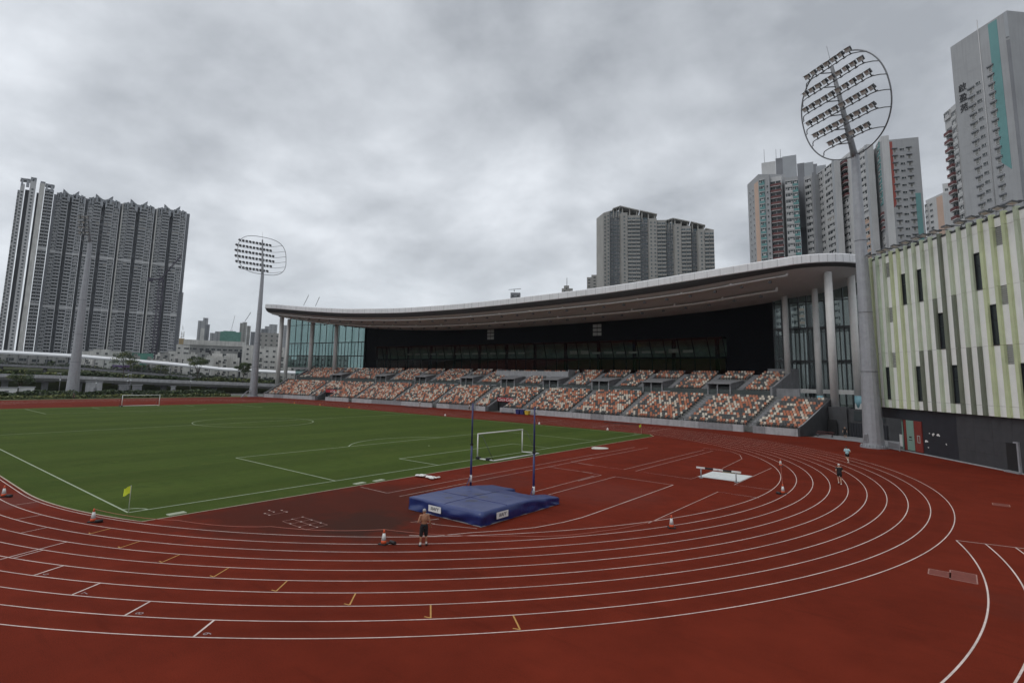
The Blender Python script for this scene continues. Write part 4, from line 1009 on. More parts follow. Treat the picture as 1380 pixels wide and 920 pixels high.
class Facade:
    """collects windows, bays and balconies of one building"""
    def __init__(s, t, win_mats=None): s.t = t; s.w = []; s.h = []; s.by = {}; s.bal = {}; s.wm = win_mats or [M['winglass'], M['tw_lgrey']]
    def windows(s, st, fs, w, h, z0, z1, fh, hood=False):
        z = z1-fh
        while z > z0:
            for f in fs: (s.h if hood else s.w).append((st.frame(f, z+fh*.55, w, h), None))
            z -= fh
    def bays(s, st, fs, w, z0, z1, fh, mi=1, dpt=1.):
        z = z1-fh
        while z > z0:
            for f in fs: s.by.setdefault(mi, []).append((st.frame(f, z+fh*.5, w, fh, dpt), None))
            z -= fh
    def balconies(s, st, fs, w, z0, z1, fh, mi=1, dpt=1.):
        z = z1-fh
        while z > z0:
            for f in fs: s.bal.setdefault(mi, []).append((st.frame(f, z+fh*.5, w, fh, dpt), None))
            z -= fh
    def finish(s, bm=None):
        bm = bm or BAYM
        if s.w: many('window', UW, s.wm, s.w, s.t)
        if s.h: many('hooded_window', unit_hood(), [M['winglass'], M['tw_lgrey'], M['tw_dark']], s.h, s.t)
        for nm, dct, u in (('bay_window', s.by, UB), ('balcony', s.bal, UBAL)):
            tot = sum(len(v) for v in dct.values())
            # one stuff part in all per kind of part
            b = MB(); near = []
            for mi, pl_ in dct.items(): near += [(q[0], mi) for q in pl_]
            near.sort(key=lambda q: (q[0].translation-CAM).length)
            cache = {}; rv = random.Random(len(near))
            for mtx, mi in near[:100]:
                k_ = rv.randrange(len(u))
                if (mi, k_) not in cache: cache[mi, k_] = recol(u[k_], mi).mesh(nm, bm)
                o = link(nm, cache[mi, k_]); o.matrix_basis = mtx; place_local(o, s.t)
            if len(near) > 100:
                for mtx, mi in near[100:]: b.merge(recol(rv.choice(u), mi), mtx)
                o = b.build(nm, bm); stuff(o); place_local(o, s.t)
TWG = 'apartment towers around the sports ground'
G_, LG_, DK_ = M['tw_grey'], M['tw_lgrey'], M['tw_dark']
# ---- estate on the right: left block with maroon balconies
FH = 2.85
t = tower('apartment_tower', 'grey apartment tower with maroon balconies and stepped dark roof, left of the tallest mast', far(1050, 300, 270), TWG); F = Facade(t)
A_ = pstrip(1007, 247, 1022, 237, 283, 270, 12); b = MB(); A_.solid(b); tpart(b, t, 'wing', G_)
b = MB(); A_.patch(b, .62, .95, 20, A_.top-3); tpart(b, t, 'peach_stripe', M['tw_peach']); b = MB(); A_.patch(b, .1, .38, 5, A_.top-52); tpart(b, t, 'red_stripe', M['tw_red'])
F.windows(A_, (.22, .5), 1.5, 1.1, 30, A_.top-4, FH)
B_ = pstrip(1022, 237.5, 1036.5, 237, 270, 269); b = MB(); B_.solid(b); tpart(b, t, 'wing', G_); F.bays(B_, (.3,), 2.3, 30, B_.top-1.5, FH, 3, .6); F.windows(B_, (.8,), .8, 1.3, 30, B_.top-4, FH)
C_ = pstrip(1036.5, 238, 1053, 238.5, 271, 270); b = MB(); C_.solid(b); tpart(b, t, 'wing', LG_); F.balconies(C_, (.5,), 4.7, 58, C_.top-2, FH, 5, 1.); F.bays(C_, (.5,), 4.4, 30, 58, FH, 1, .7)
C2 = pstrip(1053, 239.5, 1057, 239.5, 275, 275); b = MB(); C2.solid(b); tpart(b, t, 'wing', LG_); F.windows(C2, (.5,), .8, 1.3, 30, C2.top-2, FH)
D_ = pstrip(1057, 238, 1075, 239, 267, 267); b = MB(); D_.solid(b); tpart(b, t, 'wing', G_); F.bays(D_, (.3,), 2.9, 30, D_.top-1.6, FH, 1, .7); F.bays(D_, (.8,), 2.1, 62, D_.top-1.6, FH, 3, .6); F.bays(D_, (.8,), 2.1, 30, 62, FH, 4, .6)
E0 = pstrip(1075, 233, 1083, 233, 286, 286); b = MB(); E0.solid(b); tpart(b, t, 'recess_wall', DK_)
E_ = pstrip(1083, 236, 1097, 236, 273, 270); b = MB(); E_.solid(b); tpart(b, t, 'wing', G_); F.bays(E_, (.45,), 3.0, 30, E_.top-1.6, FH, 1, .7)
E2 = pstrip(1097, 236, 1101, 234, 270, 276, .8); b = MB(); E2.solid(b); tpart(b, t, 'wing', DK_)
for xl, yl, xr, m in ((1026, 218.5, 1045, LG_), (1045, 213, 1055, M['tw_dark']), (1054, 210, 1073, M['slab']), (1074, 220, 1084, DK_), (1083, 219, 1096, M['slab']), (1095, 221, 1101, DK_), (1099, 223, 1113, M['slab'])):
    r_ = pstrip(xl, yl, xr, yl, 282, 282, 8); b = MB(); r_.solid(b, z0=80); tpart(b, t, 'roof_block', m)
b = MB()
for x in (1030, 1046, 1052): q = far(x, 212, 284); b.tube([q-V((0, 0, 4)), q+V((0, 0, 4))], .08, 4)
tpart(b, t, 'antenna', M['metal_dark'])
F.finish()
# ---- right block with the plain gable
t = tower('apartment_tower', 'grey apartment tower with plain gable, red stripe and teal stripe, right of the tallest mast', far(1190, 250, 260), TWG); F = Facade(t)
A_ = pstrip(1098, 232, 1123.5, 218, 277, 262, 2.5); b = MB(); A_.solid(b, z0=0, top=far(1123.5, 217, 262).z); tpart(b, t, 'wing', LG_)
zt = A_.top-1; F.bays(A_, (.27,), 6.2, 30, zt-48, FH, 3, .7); F.bays(A_, (.27,), 6.2, zt-46, zt, FH, 1, .7); F.bays(A_, (.76,), 6.2, 30, zt, FH, 1, .7)
A2 = pstrip(1123.5, 218, 1129.5, 219, 262, 268, .8); b = MB(); A2.solid(b); tpart(b, t, 'wing', M['slab'])
B_ = pstrip(1128.5, 215, 1147, 206, 270, 260, 2.5); b = MB(); B_.solid(b); tpart(b, t, 'wing', LG_); zt = B_.top-1
F.balconies(B_, (.42,), 6.6, zt-18, zt, FH, 5, 1.); F.bays(B_, (.42,), 6.6, 30, zt-18, FH, 1, .7)
C_ = pstrip(1147, 207, 1168, 197.5, 262, 252, 2.5); b = MB(); C_.solid(b); tpart(b, t, 'wing', LG_); zt = C_.top-1
F.bays(C_, (.2,), 4.2, 30, zt, FH, 1, .7); F.bays(C_, (.65,), 6.6, zt-26, zt, FH, 1, .7); F.bays(C_, (.65,), 6.6, 30, zt-28, FH, 4, .7)
C2 = pstrip(1168, 197.5, 1180.5, 202, 252, 262, .8); b = MB(); C2.solid(b); tpart(b, t, 'wing', M['slab']); F.windows(C2, (.62,), .6, 1.5, 30, C2.top-3, FH)
D_ = pstrip(1180, 193, 1187.5, 187, 258, 249, 2.5); b = MB(); D_.solid(b); tpart(b, t, 'wing', LG_); zt = D_.top-1
F.bays(D_, (.5,), 4.6, zt-26, zt, FH, 3, .7); F.bays(D_, (.5,), 4.6, 30, zt-38, FH, 1, .7); F.balconies(D_, (.5,), 4.6, zt-38, zt-27, FH, 5, .8)
E_ = pstrip(1187.5, 185, 1238, 189.5, 249, 253, 16); b = MB(); E_.solid(b); tpart(b, t, 'gable_wall', G_); zt = E_.top
b = MB(); E_.patch(b, .19, .285, zt-26, zt-.8, cut=-1.5); tpart(b, t, 'red_stripe', M['tw_red']); b = MB(); E_.patch(b, .80, .94, 20, zt-22, cut=0); tpart(b, t, 'teal_stripe', M['tw_teal'])
F.windows(E_, (.335,), 1.3, 2.2, 30, zt-3, FH, True); F.windows(E_, (.53,), 1.7, .9, 30, zt-3, FH); F.windows(E_, (.72,), 1.3, 2.2, 30, zt-3, FH, True)
b = MB()
for k in range(int((zt-20)/FH)): E_.patch(b, 0, 1, 20+k*FH, 20.05+k*FH, .015)
tpart(b, t, 'panel_joint', M['slab']); F.finish()
# ---- small block between
t = tower('apartment_tower', 'small distant apartment block with peach stripe between the two larger right hand towers', far(1268, 270, 340), TWG); F = Facade(t)
A_ = pstrip(1247, 268, 1271, 262, 345, 335, 14); b = MB(); A_.solid(b); tpart(b, t, 'wing', LG_); b = MB(); A_.patch(b, .62, .95, 30, A_.top-1); tpart(b, t, 'peach_stripe', M['tw_peach']); F.windows(A_, (.3,), 2.2, 1.3, 40, A_.top-2, 3); F.bays(A_, (.06,), 2., 40, A_.top-2, 3, 1, .6)
B_ = pstrip(1270, 249, 1286, 244, 345, 345, 14); b = MB(); B_.solid(b); tpart(b, t, 'wing', LG_); F.windows(B_, (.3, .75), 1.5, 1.4, 40, B_.top-2, 3); F.finish()
# ---- tall tower at the right edge with the estate name
t = tower('apartment_tower', 'tall grey apartment tower with black Chinese characters and teal stripe, at the right edge', far(1320, 150, 210), TWG); F = Facade(t)
A_ = pstrip(1280.5, 62, 1357, 16.5, 218, 206, 18); b = MB(); A_.solid(b, top=A_.top); tpart(b, t, 'gable_wall', G_); zt = A_.top
F.windows(A_, (.30,), 1.5, 2.4, 40, zt-16.5, FH, True); F.windows(A_, (.43,), 1.7, 1.0, 40, zt-15.5, FH); F.windows(A_, (.655,), 1.4, 2.4, 40, zt-13, FH, True)
b = MB(); A_.patch(b, .685, .83, zt-47, zt-.6, cut=3); tpart(b, t, 'teal_stripe', M['tw_teal']); b = MB(); A_.patch(b, .20, .31, 30, zt-59, cut=0); tpart(b, t, 'red_stripe', M['tw_red'])
b = MB()
for k in range(int((zt-20)/FH)): A_.patch(b, 0, 1, 20+k*FH, 20.05+k*FH, .015)
tpart(b, t, 'panel_joint', M['slab'])
b = MB(); b.tube([A_.at(.52, zt-70, .12), A_.at(.52, zt+3, .12)], .12, 5); tpart(b, t, 'downpipe', LG_)
for k, ch in enumerate('啟盈苑'):
    me = text_mesh(ch, 2.75, .06); me.materials.append(M['sign_dark']); o = link('sign_character', me)
    o.matrix_basis = basis(A_.u, V((0, 0, 1)), A_.n, A_.at(.155, zt-15.6-3.35*k, .12)); place_local(o, t)
B_ = pstrip(1357, 16.5, 1366, 23, 206, 216, .8); b = MB(); B_.solid(b, top=A_.top-9); tpart(b, t, 'wing', DK_); b = MB(); B_.solid(b, z0=A_.top-8, top=A_.top-.3); tpart(b, t, 'roof_block', M['slab'])
C_ = pstrip(1366, 29, 1402, 28, 217, 217, 12); b = MB(); C_.solid(b, top=zt-5); tpart(b, t, 'wing', G_); F.balconies(C_, (.17, .5), 5.6, 40, zt-11, FH, 5, 1.0); b = MB(); C_.solid(b, z0=zt-12, top=zt-2, extra=.6); tpart(b, t, 'roof_block', DK_)
D_ = pstrip(1272, 149, 1291, 141, 226, 219, 12); b = MB(); D_.solid(b); tpart(b, t, 'wing', LG_); F.bays(D_, (.75,), 2.6, 40, D_.top-2, FH, 1, .7); F.balconies(D_, (.28,), 3.2, D_.top-40, D_.top-6, FH, 5, .9); F.bays(D_, (.28,), 3.2, 40, D_.top-40, FH, 1, .7); F.bays(D_, (.28,), 3.2, D_.top-6, D_.top-.5, FH, 1, .7)
F.finish()
# ---- pair of beige towers behind the middle of the roof
BM2 = [M['tw_blueglass'], M['tw_beige'], M['tw_beige'], M['tw_beige'], M['tw_beige'], M['tw_dark']]
def beige(label, cols_, roofs):
    t = tower('apartment_tower', label, far(cols_[0][1]+20, 320, 440), TWG); F = Facade(t, [M['tw_blueglass'], M['tw_beige']]); body = {}
    for kind, xl, yl, xr, yr in cols_:
        D = {'g': 440, 'w': 434, 'b': 436, 'd': 446}[kind]; s = pstrip(xl, yl, xr, yr, D, D+1, 16)
        b = MB(); s.solid(b); tpart(b, t, 'wing' if kind != 'd' else 'recess_wall', M['tw_beige'] if kind in 'wb' else M['tw_blueglass'] if kind == 'g' else DK_)
        n = max(1, int(round(s.w/3.4)))
        fs = [(i+.5)/n for i in range(n)]
        if kind == 'w': F.windows(s, fs, 1.3, 1.3, 55, s.top-2, 3.05)
        if kind == 'b': F.balconies(s, fs, s.w/n*.92, 55, s.top-2, 3.05, 1, 1.)
        if kind == 'g': F.bays(s, fs, s.w/n*.92, 55, s.top-2, 3.05, 5, .6)
    for x0, y0, x1, y1 in roofs:
        s = pstrip(x0, y0, x1, y1, 438, 439, 20); b = MB(); a0, a1 = far(x0, y0, 438).z, far(x1, y1, 439).z
        q = [s.a, s.b, s.b-s.n*22, s.a-s.n*22]; zz = [a0, a1, a1, a0]; b.hull2([p+V((0, 0, z-.8)) for p, z in zip(q, zz)], [p+V((0, 0, z)) for p, z in zip(q, zz)])
        for f in (.12, .5, .88): p = s.at(f, 0, -1.5); b.box((p.x, p.y, a0+(a1-a0)*f-4.8), (.8, .8, 7.6))
        for f in (.3, .7): p = s.at(f, 0, -14); b.box((p.x, p.y, a0+(a1-a0)*f-4.8), (3, 3, 7.6))
        tpart(b, t, 'roof_canopy', M['tw_beige'])
    F.finish(BM2)
beige('beige and blue glass apartment tower with canopy roof, left of the pair above the grandstand',
      [('w', 813, 288, 817.5, 286.5), ('w', 817.5, 286, 821.5, 285), ('g', 821.5, 285, 837, 285), ('w', 837, 286, 845.5, 287), ('b', 845.5, 289, 862.5, 291), ('g', 862.5, 293, 874.5, 294), ('w', 874.5, 293.5, 885, 295), ('b', 885, 295, 897, 298)],
      [(826, 280.5, 836, 277), (836, 277, 861.5, 283), (862.5, 283, 885.5, 288), (813, 287, 824, 283.5)])
beige('beige and blue glass apartment tower with canopy roof, right of the pair above the grandstand',
      [('g', 897.5, 300, 909, 301), ('w', 909, 301, 917.5, 302), ('b', 917.5, 303, 931, 306), ('g', 931.5, 308, 941, 309), ('w', 941, 308, 949, 309), ('b', 949, 309, 962, 311)],
      [(897, 296.5, 907, 293.5), (907, 293.5, 929.5, 298), (931, 298, 950.5, 303), (951, 307, 962, 309.5)])
# ---- slab of towers on the left
BM3 = [M['farglass'], M['slab'], M['tw_lgrey'], M['tw_grey'], M['slab'], M['tw_dark']]
def leftone(label, cols_, crowns, D=640., wl=False):
    t = tower('apartment_tower', label, far((cols_[0][1]+cols_[-1][3])/2, 400, D), TWG); F = Facade(t, [M['farglass'], M['slab']])
    fh = 3.05
    for kind, xl, yl, xr, yr in cols_:
        dd = {'w': -2, 'l': -3, 'b': 0, 'd': 7, 'p': 0}[kind]; s = pstrip(xl, yl, xr, yr, D+dd, D+dd, 18); b = MB(); s.solid(b)
        tpart(b, t, 'recess_wall' if kind == 'd' else 'wing', {'w': M['tw_lgrey'], 'l': M['lowrise'], 'b': M['slab'], 'd': DK_, 'p': M['slab']}[kind])
        n = max(1, int(round(s.w/3.6))); fs = [(i+.5)/n for i in range(n)]
        if kind == 'w': F.windows(s, fs, 1.5, 1.4, 12, s.top-6, fh)
        if kind == 'b': F.balconies(s, fs, s.w/n*.9, 12, s.top-2, fh, 3, 1.1)
        if kind == 'p': F.bays(s, fs, s.w/n*.9, 12, s.top-2, fh, 3, .6)
        if kind in 'bp':
            b = MB()
            for z_ in (62, 112): s.patch(b, 0, 1, z_, z_+2.2, 1.2)
            tpart(b, t, 'refuge_floor_band', LG_)
    for (x0, y0, x1, y1) in crowns:
        a_, c_ = far(x0, y0, D-2), far(x1, y1, D-2); b = MB(); bk = V((a_.x-CAM.x, a_.y-CAM.y, 0)).normalized()*9
        b.hull2([a_, c_, c_+bk, a_+bk], [p-V((0, 0, 1.4)) for p in (a_, c_, c_+bk, a_+bk)]); b.hull2([a_.lerp(c_, .1), a_.lerp(c_, .3), a_.lerp(c_, .3)+bk*.3, a_.lerp(c_, .1)+bk*.3], [p-V((0, 0, 7)) for p in (a_.lerp(c_, .1), a_.lerp(c_, .3), a_.lerp(c_, .3)+bk*.3, a_.lerp(c_, .1)+bk*.3)])
        b.hull2([a_.lerp(c_, .6), a_.lerp(c_, .9), a_.lerp(c_, .9)+bk*.3, a_.lerp(c_, .6)+bk*.3], [p-V((0, 0, 7)) for p in (a_.lerp(c_, .6), a_.lerp(c_, .9), a_.lerp(c_, .9)+bk*.3, a_.lerp(c_, .6)+bk*.3)])
        tpart(b, t, 'roof_crown', M['slab'])
    F.finish(BM3)
leftone('pale end tower with blank white walls, outermost of the left row of high towers',
        [('p', 23, 262, 28, 250), ('w', 28, 248, 34, 247), ('d', 34, 256, 41, 256), ('w', 41, 245, 49.5, 244), ('d', 49.5, 260, 54, 260), ('l', 54, 247, 61, 247), ('b', 61, 254, 73, 256), ('d', 73, 262, 77, 262)],
        [(28, 239.5, 42, 241.5), (42, 238.5, 50, 240), (55, 244, 61.5, 245.5), (61.5, 247, 74, 249.5)], 630)
def rowtower(x0, x1, label, white=False):
    w = x1-x0; X = lambda f: x0+w*f; y0 = 259.5+(x0-77)*.150; Y = lambda f: y0+w*.150*f
    cols_ = [('p', X(0), Y(0), X(.17), Y(.17)), ('b', X(.17), Y(.17)-1, X(.38), Y(.38)-1), ('d', X(.38), Y(.38), X(.50), Y(.5)), ('b', X(.50), Y(.5)-1, X(.72), Y(.72)-1), ('p', X(.72), Y(.72), X(.90), Y(.9)), ('d', X(.90), Y(.9)+2, X(1), Y(1)+2)]
    if white: cols_.insert(0, ('l', X(-.035), Y(-.035)+1, X(-.002), Y(0)+1))
    leftone(label, cols_, [(X(.20), Y(.2)-6.5, X(.44), Y(.44)+1.5), (X(.46), Y(.46)+1.5, X(.70), Y(.70)-6.5), (X(.02), Y(.02)+.5, X(.16), Y(.16)-2), (X(.76), Y(.76)-2, X(.9), Y(.9)+.5)])
rowtower(77, 120, 'slate grey high tower next to the pale end tower in the left row')
rowtower(120, 167, 'slate grey high tower in the left row, directly behind the leftmost floodlight mast')
rowtower(167, 213, 'slate grey high tower with a white edge strip, next left of the crane', True)
rowtower(213, 256, 'slate grey high tower with white edge strip behind the crane, ending the left row', True)
t = tower('apartment_tower', 'thin pale tower half hidden behind the right end of the left row', far(243, 420, 760), TWG); F = Facade(t, [M['winglass'], LG_])
s = pstrip(236, 393, 247.5, 394, 760, 760, 20); b = MB(); s.solid(b); tpart(b, t, 'wing', M['tw_grey']); F.windows(s, (.2, .5, .8), 2, 1.5, 20, s.top-3, 3.2); F.finish()
# ---- tower crane in front of them
def crane(label, x, ybase, ytop, jib, D, m, wd=2.2, counter=True):
    t = thing('tower_crane', label, 'crane', (far(x, 460, D).x, far(x, 460, D).y, 0))
    p = far(x, ytop, D); b = MB(); h = wd/2
    for sx in (-h, h):
        for sy in (-h, h): b.tube([(p.x+sx, p.y+sy, 0), (p.x+sx, p.y+sy, p.z)], .16*wd/2.2, 4)
    k = int(p.z/(wd*1.2))
    for i in range(k):
        z0, z1 = i*wd*1.2, (i+1)*wd*1.2; q = 1 if i % 2 else -1
        for sy in (-h, h): b.tube([(p.x-h*q, p.y+sy, z0), (p.x+h*q, p.y+sy, z1)], .11*wd/2.2, 4)
        for sx in (-h, h): b.tube([(p.x+sx, p.y-h*q, z0), (p.x+sx, p.y+h*q, z1)], .11*wd/2.2, 4)
    o = b.build('mast', m); place_local(o, t)
    e = far(jib[0], jib[1], D); b = MB(); side = V((0, 0, 1)).cross((e-p).normalized()).normalized()*wd*.4; upv = V((0, 0, wd*.7))
    for q in (side, -side, upv): b.tube([p+V((0, 0, 1))+q, e+q*.5], .15*wd/2.2, 4)
    n = 14
    for i in range(n):
        a0 = p.lerp(e, i/n)+V((0, 0, 1)); a1 = p.lerp(e, (i+1)/n)+V((0, 0, 1)); b.tube([a0+side, a1+upv], .09*wd/2.2, 4); b.tube([a0-side, a1+upv], .09*wd/2.2, 4)
    o = b.build('jib', m); place_local(o, t)
    if counter:
        d_ = (p-e); d_.z = 0; d_.normalize(); b = MB(); b.tube([p, p+d_*8], .7, 4); b.box(p+d_*8+V((0, 0, -.8)), (3, 3, 3)); b.tube([p+V((0, 0, 0)), p+d_*3+V((0, 0, 8))], .25, 4); b.tube([p+d_*3+V((0, 0, 8)), p.lerp(e, .7)+V((0, 0, 1.5))], .07, 4)
        o = b.build('counter_jib', m); place_local(o, t); b = MB(); b.box(p+V((0, 0, .5)), (2.6, 2.6, 2.6)); o = b.build('cab', m); place_local(o, t)
crane('purple grey luffing crane standing in front of the left row of towers', 217.5, 470, 377, (245, 345), 560, M['crane'], 3.)
crane('thin distant crane with raised jib above the green netted building', 312, 447, 444, (316.5, 426), 1100, M['metal_dark'], 2.4, False)
crane('thin distant crane with leaning jib on the beige tower right of the green netting', 330, 437, 434, (338, 421.5), 1150, M['metal_dark'], 2.4, False)
crane('pale distant crane beside the thin tower at the left', 246.5, 470, 446, (246.2, 440), 900, M['tw_beige'], 3., False)
crane('left one of the two thin crane jibs rising behind the grandstand roof', 409, 440, 413, (416, 398.5), 700, M['metal_dark'], 1.6, False)
crane('right one of the two thin crane jibs rising behind the grandstand roof', 425, 440, 414, (430.5, 401), 700, M['metal_dark'], 1.6, False)
# ---- distant and low buildings on the left
def block(label, cols_, D, m, fh=3.2, wm=None, roof=None, cat='building', depth=16, ww=1.5, wh=1.3, step=3.4, name='distant_building'):
    t = thing(name, label, cat, (far(cols_[0][0], 470, D).x, far(cols_[0][0], 470, D).y, 0)); F = Facade(t, [M['winglass'], wm or m])
    for (xl, yl, xr, yr) in cols_:
        s = pstrip(xl, yl, xr, yr, D, D, depth); b = MB(); s.solid(b); tpart(b, t, 'wall', m)
        if fh: n = max(1, int(s.w/step)); F.windows(s, [(i+.5)/n for i in range(n)], ww, wh, 1, s.top-1.2, fh)
        if roof: b = MB(); s.solid(b, z0=s.top, top=s.top+roof, extra=.5); tpart(b, t, 'roof_slab', M['lowrise'])
    F.finish(); return t
block('pair of slim grey distant towers left of the green netting', [(267, 433, 274, 431), (274, 428.5, 281, 428)], 1200, M['tw_grey'], 3.4, ww=2.2, step=5)
block('dark blue distant tower in front of the slim grey pair', [(277, 437, 283, 437)], 1150, M['tw_dark'], 3.4, ww=2.2, step=5)
block('white slab tower in front of the slim grey pair', [(270.5, 443, 276, 441)], 1130, M['lowrise'], 0)
block('low hazy grey block between the slim towers and the netting', [(283, 449, 291, 448), (290, 446, 297, 447)], 1200, M['tw_grey'], 3.6, ww=2.4, step=6)
t = block('building wrapped in green scaffold netting under construction', [(297, 447, 302, 446), (301, 446, 318, 446), (316, 447, 325, 448)], 1080, M['net'], 0, cat='building site', name='netted_building')
block('beige distant tower with leaning crane, right of the green netting', [(323.5, 437, 327, 433), (327, 433, 333, 435), (333, 438, 338, 440)], 1120, M['tw_beige'], 3.3, ww=2.4, step=5)
block('grey tower partly behind the far mast', [(338, 447, 345, 447), (352, 443, 362, 443)], 1000, M['tw_dark'], 3.4, ww=2.4, step=5)
block('hotel like block with rows of square windows and dark attic', [(348, 448, 378, 449)], 620, M['tw_beige'], 4.6, ww=2.0, wh=1.7, step=4.6)
block('pair of grey towers rising behind the hotel like block', [(357, 440, 363, 439), (363, 437, 374, 437)], 1400, M['tw_grey'], 3.4, ww=2.4, step=6)
block('bluish tower seen between the end columns of the grandstand', [(378, 438, 392, 438)], 1300, M['tw_grey'], 3.4, ww=2.4, step=6)
block('dark block with antenna peeking over the grandstand roof left of the beige towers', [(791, 376, 797, 371), (797, 369.5, 814, 371)], 520, M['tw_beige'], 3.1, ww=2.2, step=4)
block('small dark rooftop box peeking over the middle of the grandstand roof', [(688, 394.5, 701.5, 394)], 420, M['tw_dark'], 3.2)
block('small pale rooftop with mast peeking over the grandstand roof', [(757, 389, 772, 388), (760, 385, 767, 384.5)], 480, M['tw_beige'], 3.2)
b = MB(); q = far(764, 385, 478); b.tube([q, q+V((0, 0, 7))], .25, 5); q = far(693, 393, 420); b.tube([q, q+V((0, 0, 1.5))], .3, 5); b.tube([q+V((-4, -2, 1.6)), q+V((5, 2, 2.2))], .2, 5)
tag(b.build('rooftop_antenna', M['metal_dark']), 'thin rooftop antennas above the grandstand roof edge', 'antenna')
# low rise in front of the towers
block('long grey glazed low building behind the covered walkway at far left', [(-30, 474, 40, 477), (40, 477, 92, 480)], 340, M['lowrise2'], 3.4, ww=3.0, wh=1.5, step=3.6, depth=20)
block('pale low houses behind the walkway, left of the crane', [(104, 473, 126, 473), (126, 470, 150, 471), (150, 473, 178, 474)], 420, M['lowrise'], 3.2)
block('low pale building under green netting by the crane foot', [(178, 475, 207, 476.5)], 400, M['net'], 0, cat='building site', name='netted_building')
block('white stepped low building at the foot of the thin tower', [(226, 474, 240, 472), (238, 464, 262, 464), (214, 480, 232, 481)], 430, M['lowrise'], 3.2)
block('large grey building with thick white roof slab behind the villa', [(247, 464, 268, 464.5), (268, 465, 330, 467)], 430, M['lowrise2'], 3.4, ww=2.6, roof=3.4, depth=30)
block('white villa with balcony windows in front of the frame building', [(285, 480, 323, 483), (289, 476, 300, 476.5), (305, 476, 320, 477)], 330, M['lowrise'], 3.3, step=3.8)
block('dark glazed bay left of the white villa', [(270, 471.5, 284, 472)], 426, M['blackwall'], 0)
block('dark glazed bay right of the white villa', [(321, 474, 331, 474.5)], 426, M['blackwall'], 0)
block('white building with end wall right of the villa', [(327, 464.5, 342, 465), (340, 466, 352, 466)], 390, M['lowrise'], 3.2)
block('pale terraced low buildings behind the end columns of the grandstand', [(344, 470, 360, 469), (356, 467, 384, 468), (350, 481, 372, 482), (372, 484, 400, 484), (400, 478, 470, 480)], 360, M['lowrise'], 3.2)
block('ochre low building beside the thin tower', [(240, 456, 249, 456)], 800, mat('ochre_render', (.42, .31, .16), .8, .1, .2), 0)
block('small pale house under the walkway near the crane', [(110, 490, 124, 490.5), (126, 491, 136, 491)], 300, M['lowrise'], 3.2)
rg = random.Random(17)
for i in range(26):
    x = rg.uniform(98, 400) if i % 2 else rg.uniform(205, 285); w = rg.uniform(7, 18); y = rg.uniform(474, 486); 
    block('low pale flat roofed house in the cluster behind the covered walkway', [(x, y, x+w, y+.4), (x+w*rg.uniform(.1, .5), y-rg.uniform(1.5, 3.5), x+w*rg.uniform(.6, .9), y-2)], rg.uniform(295, 385), M[rg.choice(('lowrise', 'lowrise', 'lowrise2'))], 3.1, step=rg.choice((3., 4.)), name='low_house')['group'] = 'low houses behind the walkway'
# purple hoarding
b = MB(); s = pstrip(151, 491, 192, 493, 285, 285, .4); s.solid(b); tag(b.build('hoarding', M['purple']), 'purple site hoarding behind the covered walkway', 'hoarding')
# ---- elevated road
RD = [(-300, 8.0, 275), (-160, 7.2, 262), (0, 5.9, 246), (110, 5.5, 242), (230, 4.6, 238), (335, 3.9, 236), (420, 3.2, 236), (520, 2.6, 236)]
def onroad(px, D, z): q = far(px, 505, D); return V((q.x, q.y, z))
t = thing('elevated_road', 'long concrete flyover ramp crossing behind the hedge at the left', 'flyover', tuple(onroad(110, 242, 0)))
fr = [onroad(p, D, z) for p, z, D in RD]; bkv = [V((p.x-CAM.x, p.y-CAM.y, 0)).normalized() for p in fr]
b = MB(); b.grid([[p+V((0, 0, 0)), p+V((0, 0, -.95)), p+d*.5+V((0, 0, -1.05)), p+d*2+V((0, 0, -1.9)), p+d*11+V((0, 0, -1.9)), p+d*13+V((0, 0, -.9)), p+d*13, p+d*12.7, p+d*12.6+V((0, 0, -.8)), p+d*.4+V((0, 0, -.8)), p+d*.3, p] for p, d in zip(fr, bkv)], smooth=False)
o = b.build('deck', M['concrete'], None, True); place_local(o, t)
for px in (-60, 8, 62, 108, 165, 222, 290):
    z = interp([(a, z_) for a, z_, _ in RD], px); D = interp([(a, d_) for a, _, d_ in RD], px); p = onroad(px, D+6.5, 0); b = MB(); b.box((p.x, p.y, (z-1.9)/2), (1.6, 1.6, z-1.9)); b.box((p.x, p.y, z-2.1), (3.5, 5, .6)); o = b.build('pier', M['concrete2']); place_local(o, t)
b = MB(); b.grid([[p+d*14+V((0, 0, 0))*1 if False else V((p.x, p.y, -.05))+d*14, p+d*14+V((0, 0, -1.2))] for p, d in zip(fr[3:], bkv[3:])], smooth=False)
o = b.build('retaining_wall', M['blackwall']); place_local(o, t)
struct(MB().grid([[p+d*.6+V((0, 0, -.78)), p+d*12.4+V((0, 0, -.78))] for p, d in zip(fr, bkv)], smooth=False).build('road', M['asphalt']))
# ---- covered walkway with white canopy, sloping behind the road
WK = [(-220, 16.0, 276), (-100, 14.9, 268), (0, 13.9, 262), (110, 13.2, 258), (230, 11.2, 255), (300, 9.6, 254), (372, 8.9, 254), (470, 8.2, 255)]
t = thing('covered_walkway', 'long footbridge with a white canopy roof sloping down behind the flyover', 'covered walkway', tuple(onroad(110, 258, 0)))
fr2 = [onroad(p, D, z) for p, z, D in WK]; bk2 = [V((p.x-CAM.x, p.y-CAM.y, 0)).normalized() for p in fr2]
b = MB(); b.grid([[p+V((0, 0, -1.15)), p-d*.2+V((0, 0, -.6)), p+d*.3+V((0, 0, -.1)), p+d*3+V((0, 0, .25)), p+d*5.5+V((0, 0, -.1)), p+d*5.5+V((0, 0, -1.15)), p+d*2.5+V((0, 0, -.55)), p+V((0, 0, -1.15))] for p, d in zip(fr2, bk2)], smooth=False); o = b.build('canopy', M['canopy'], None, True); place_local(o, t)
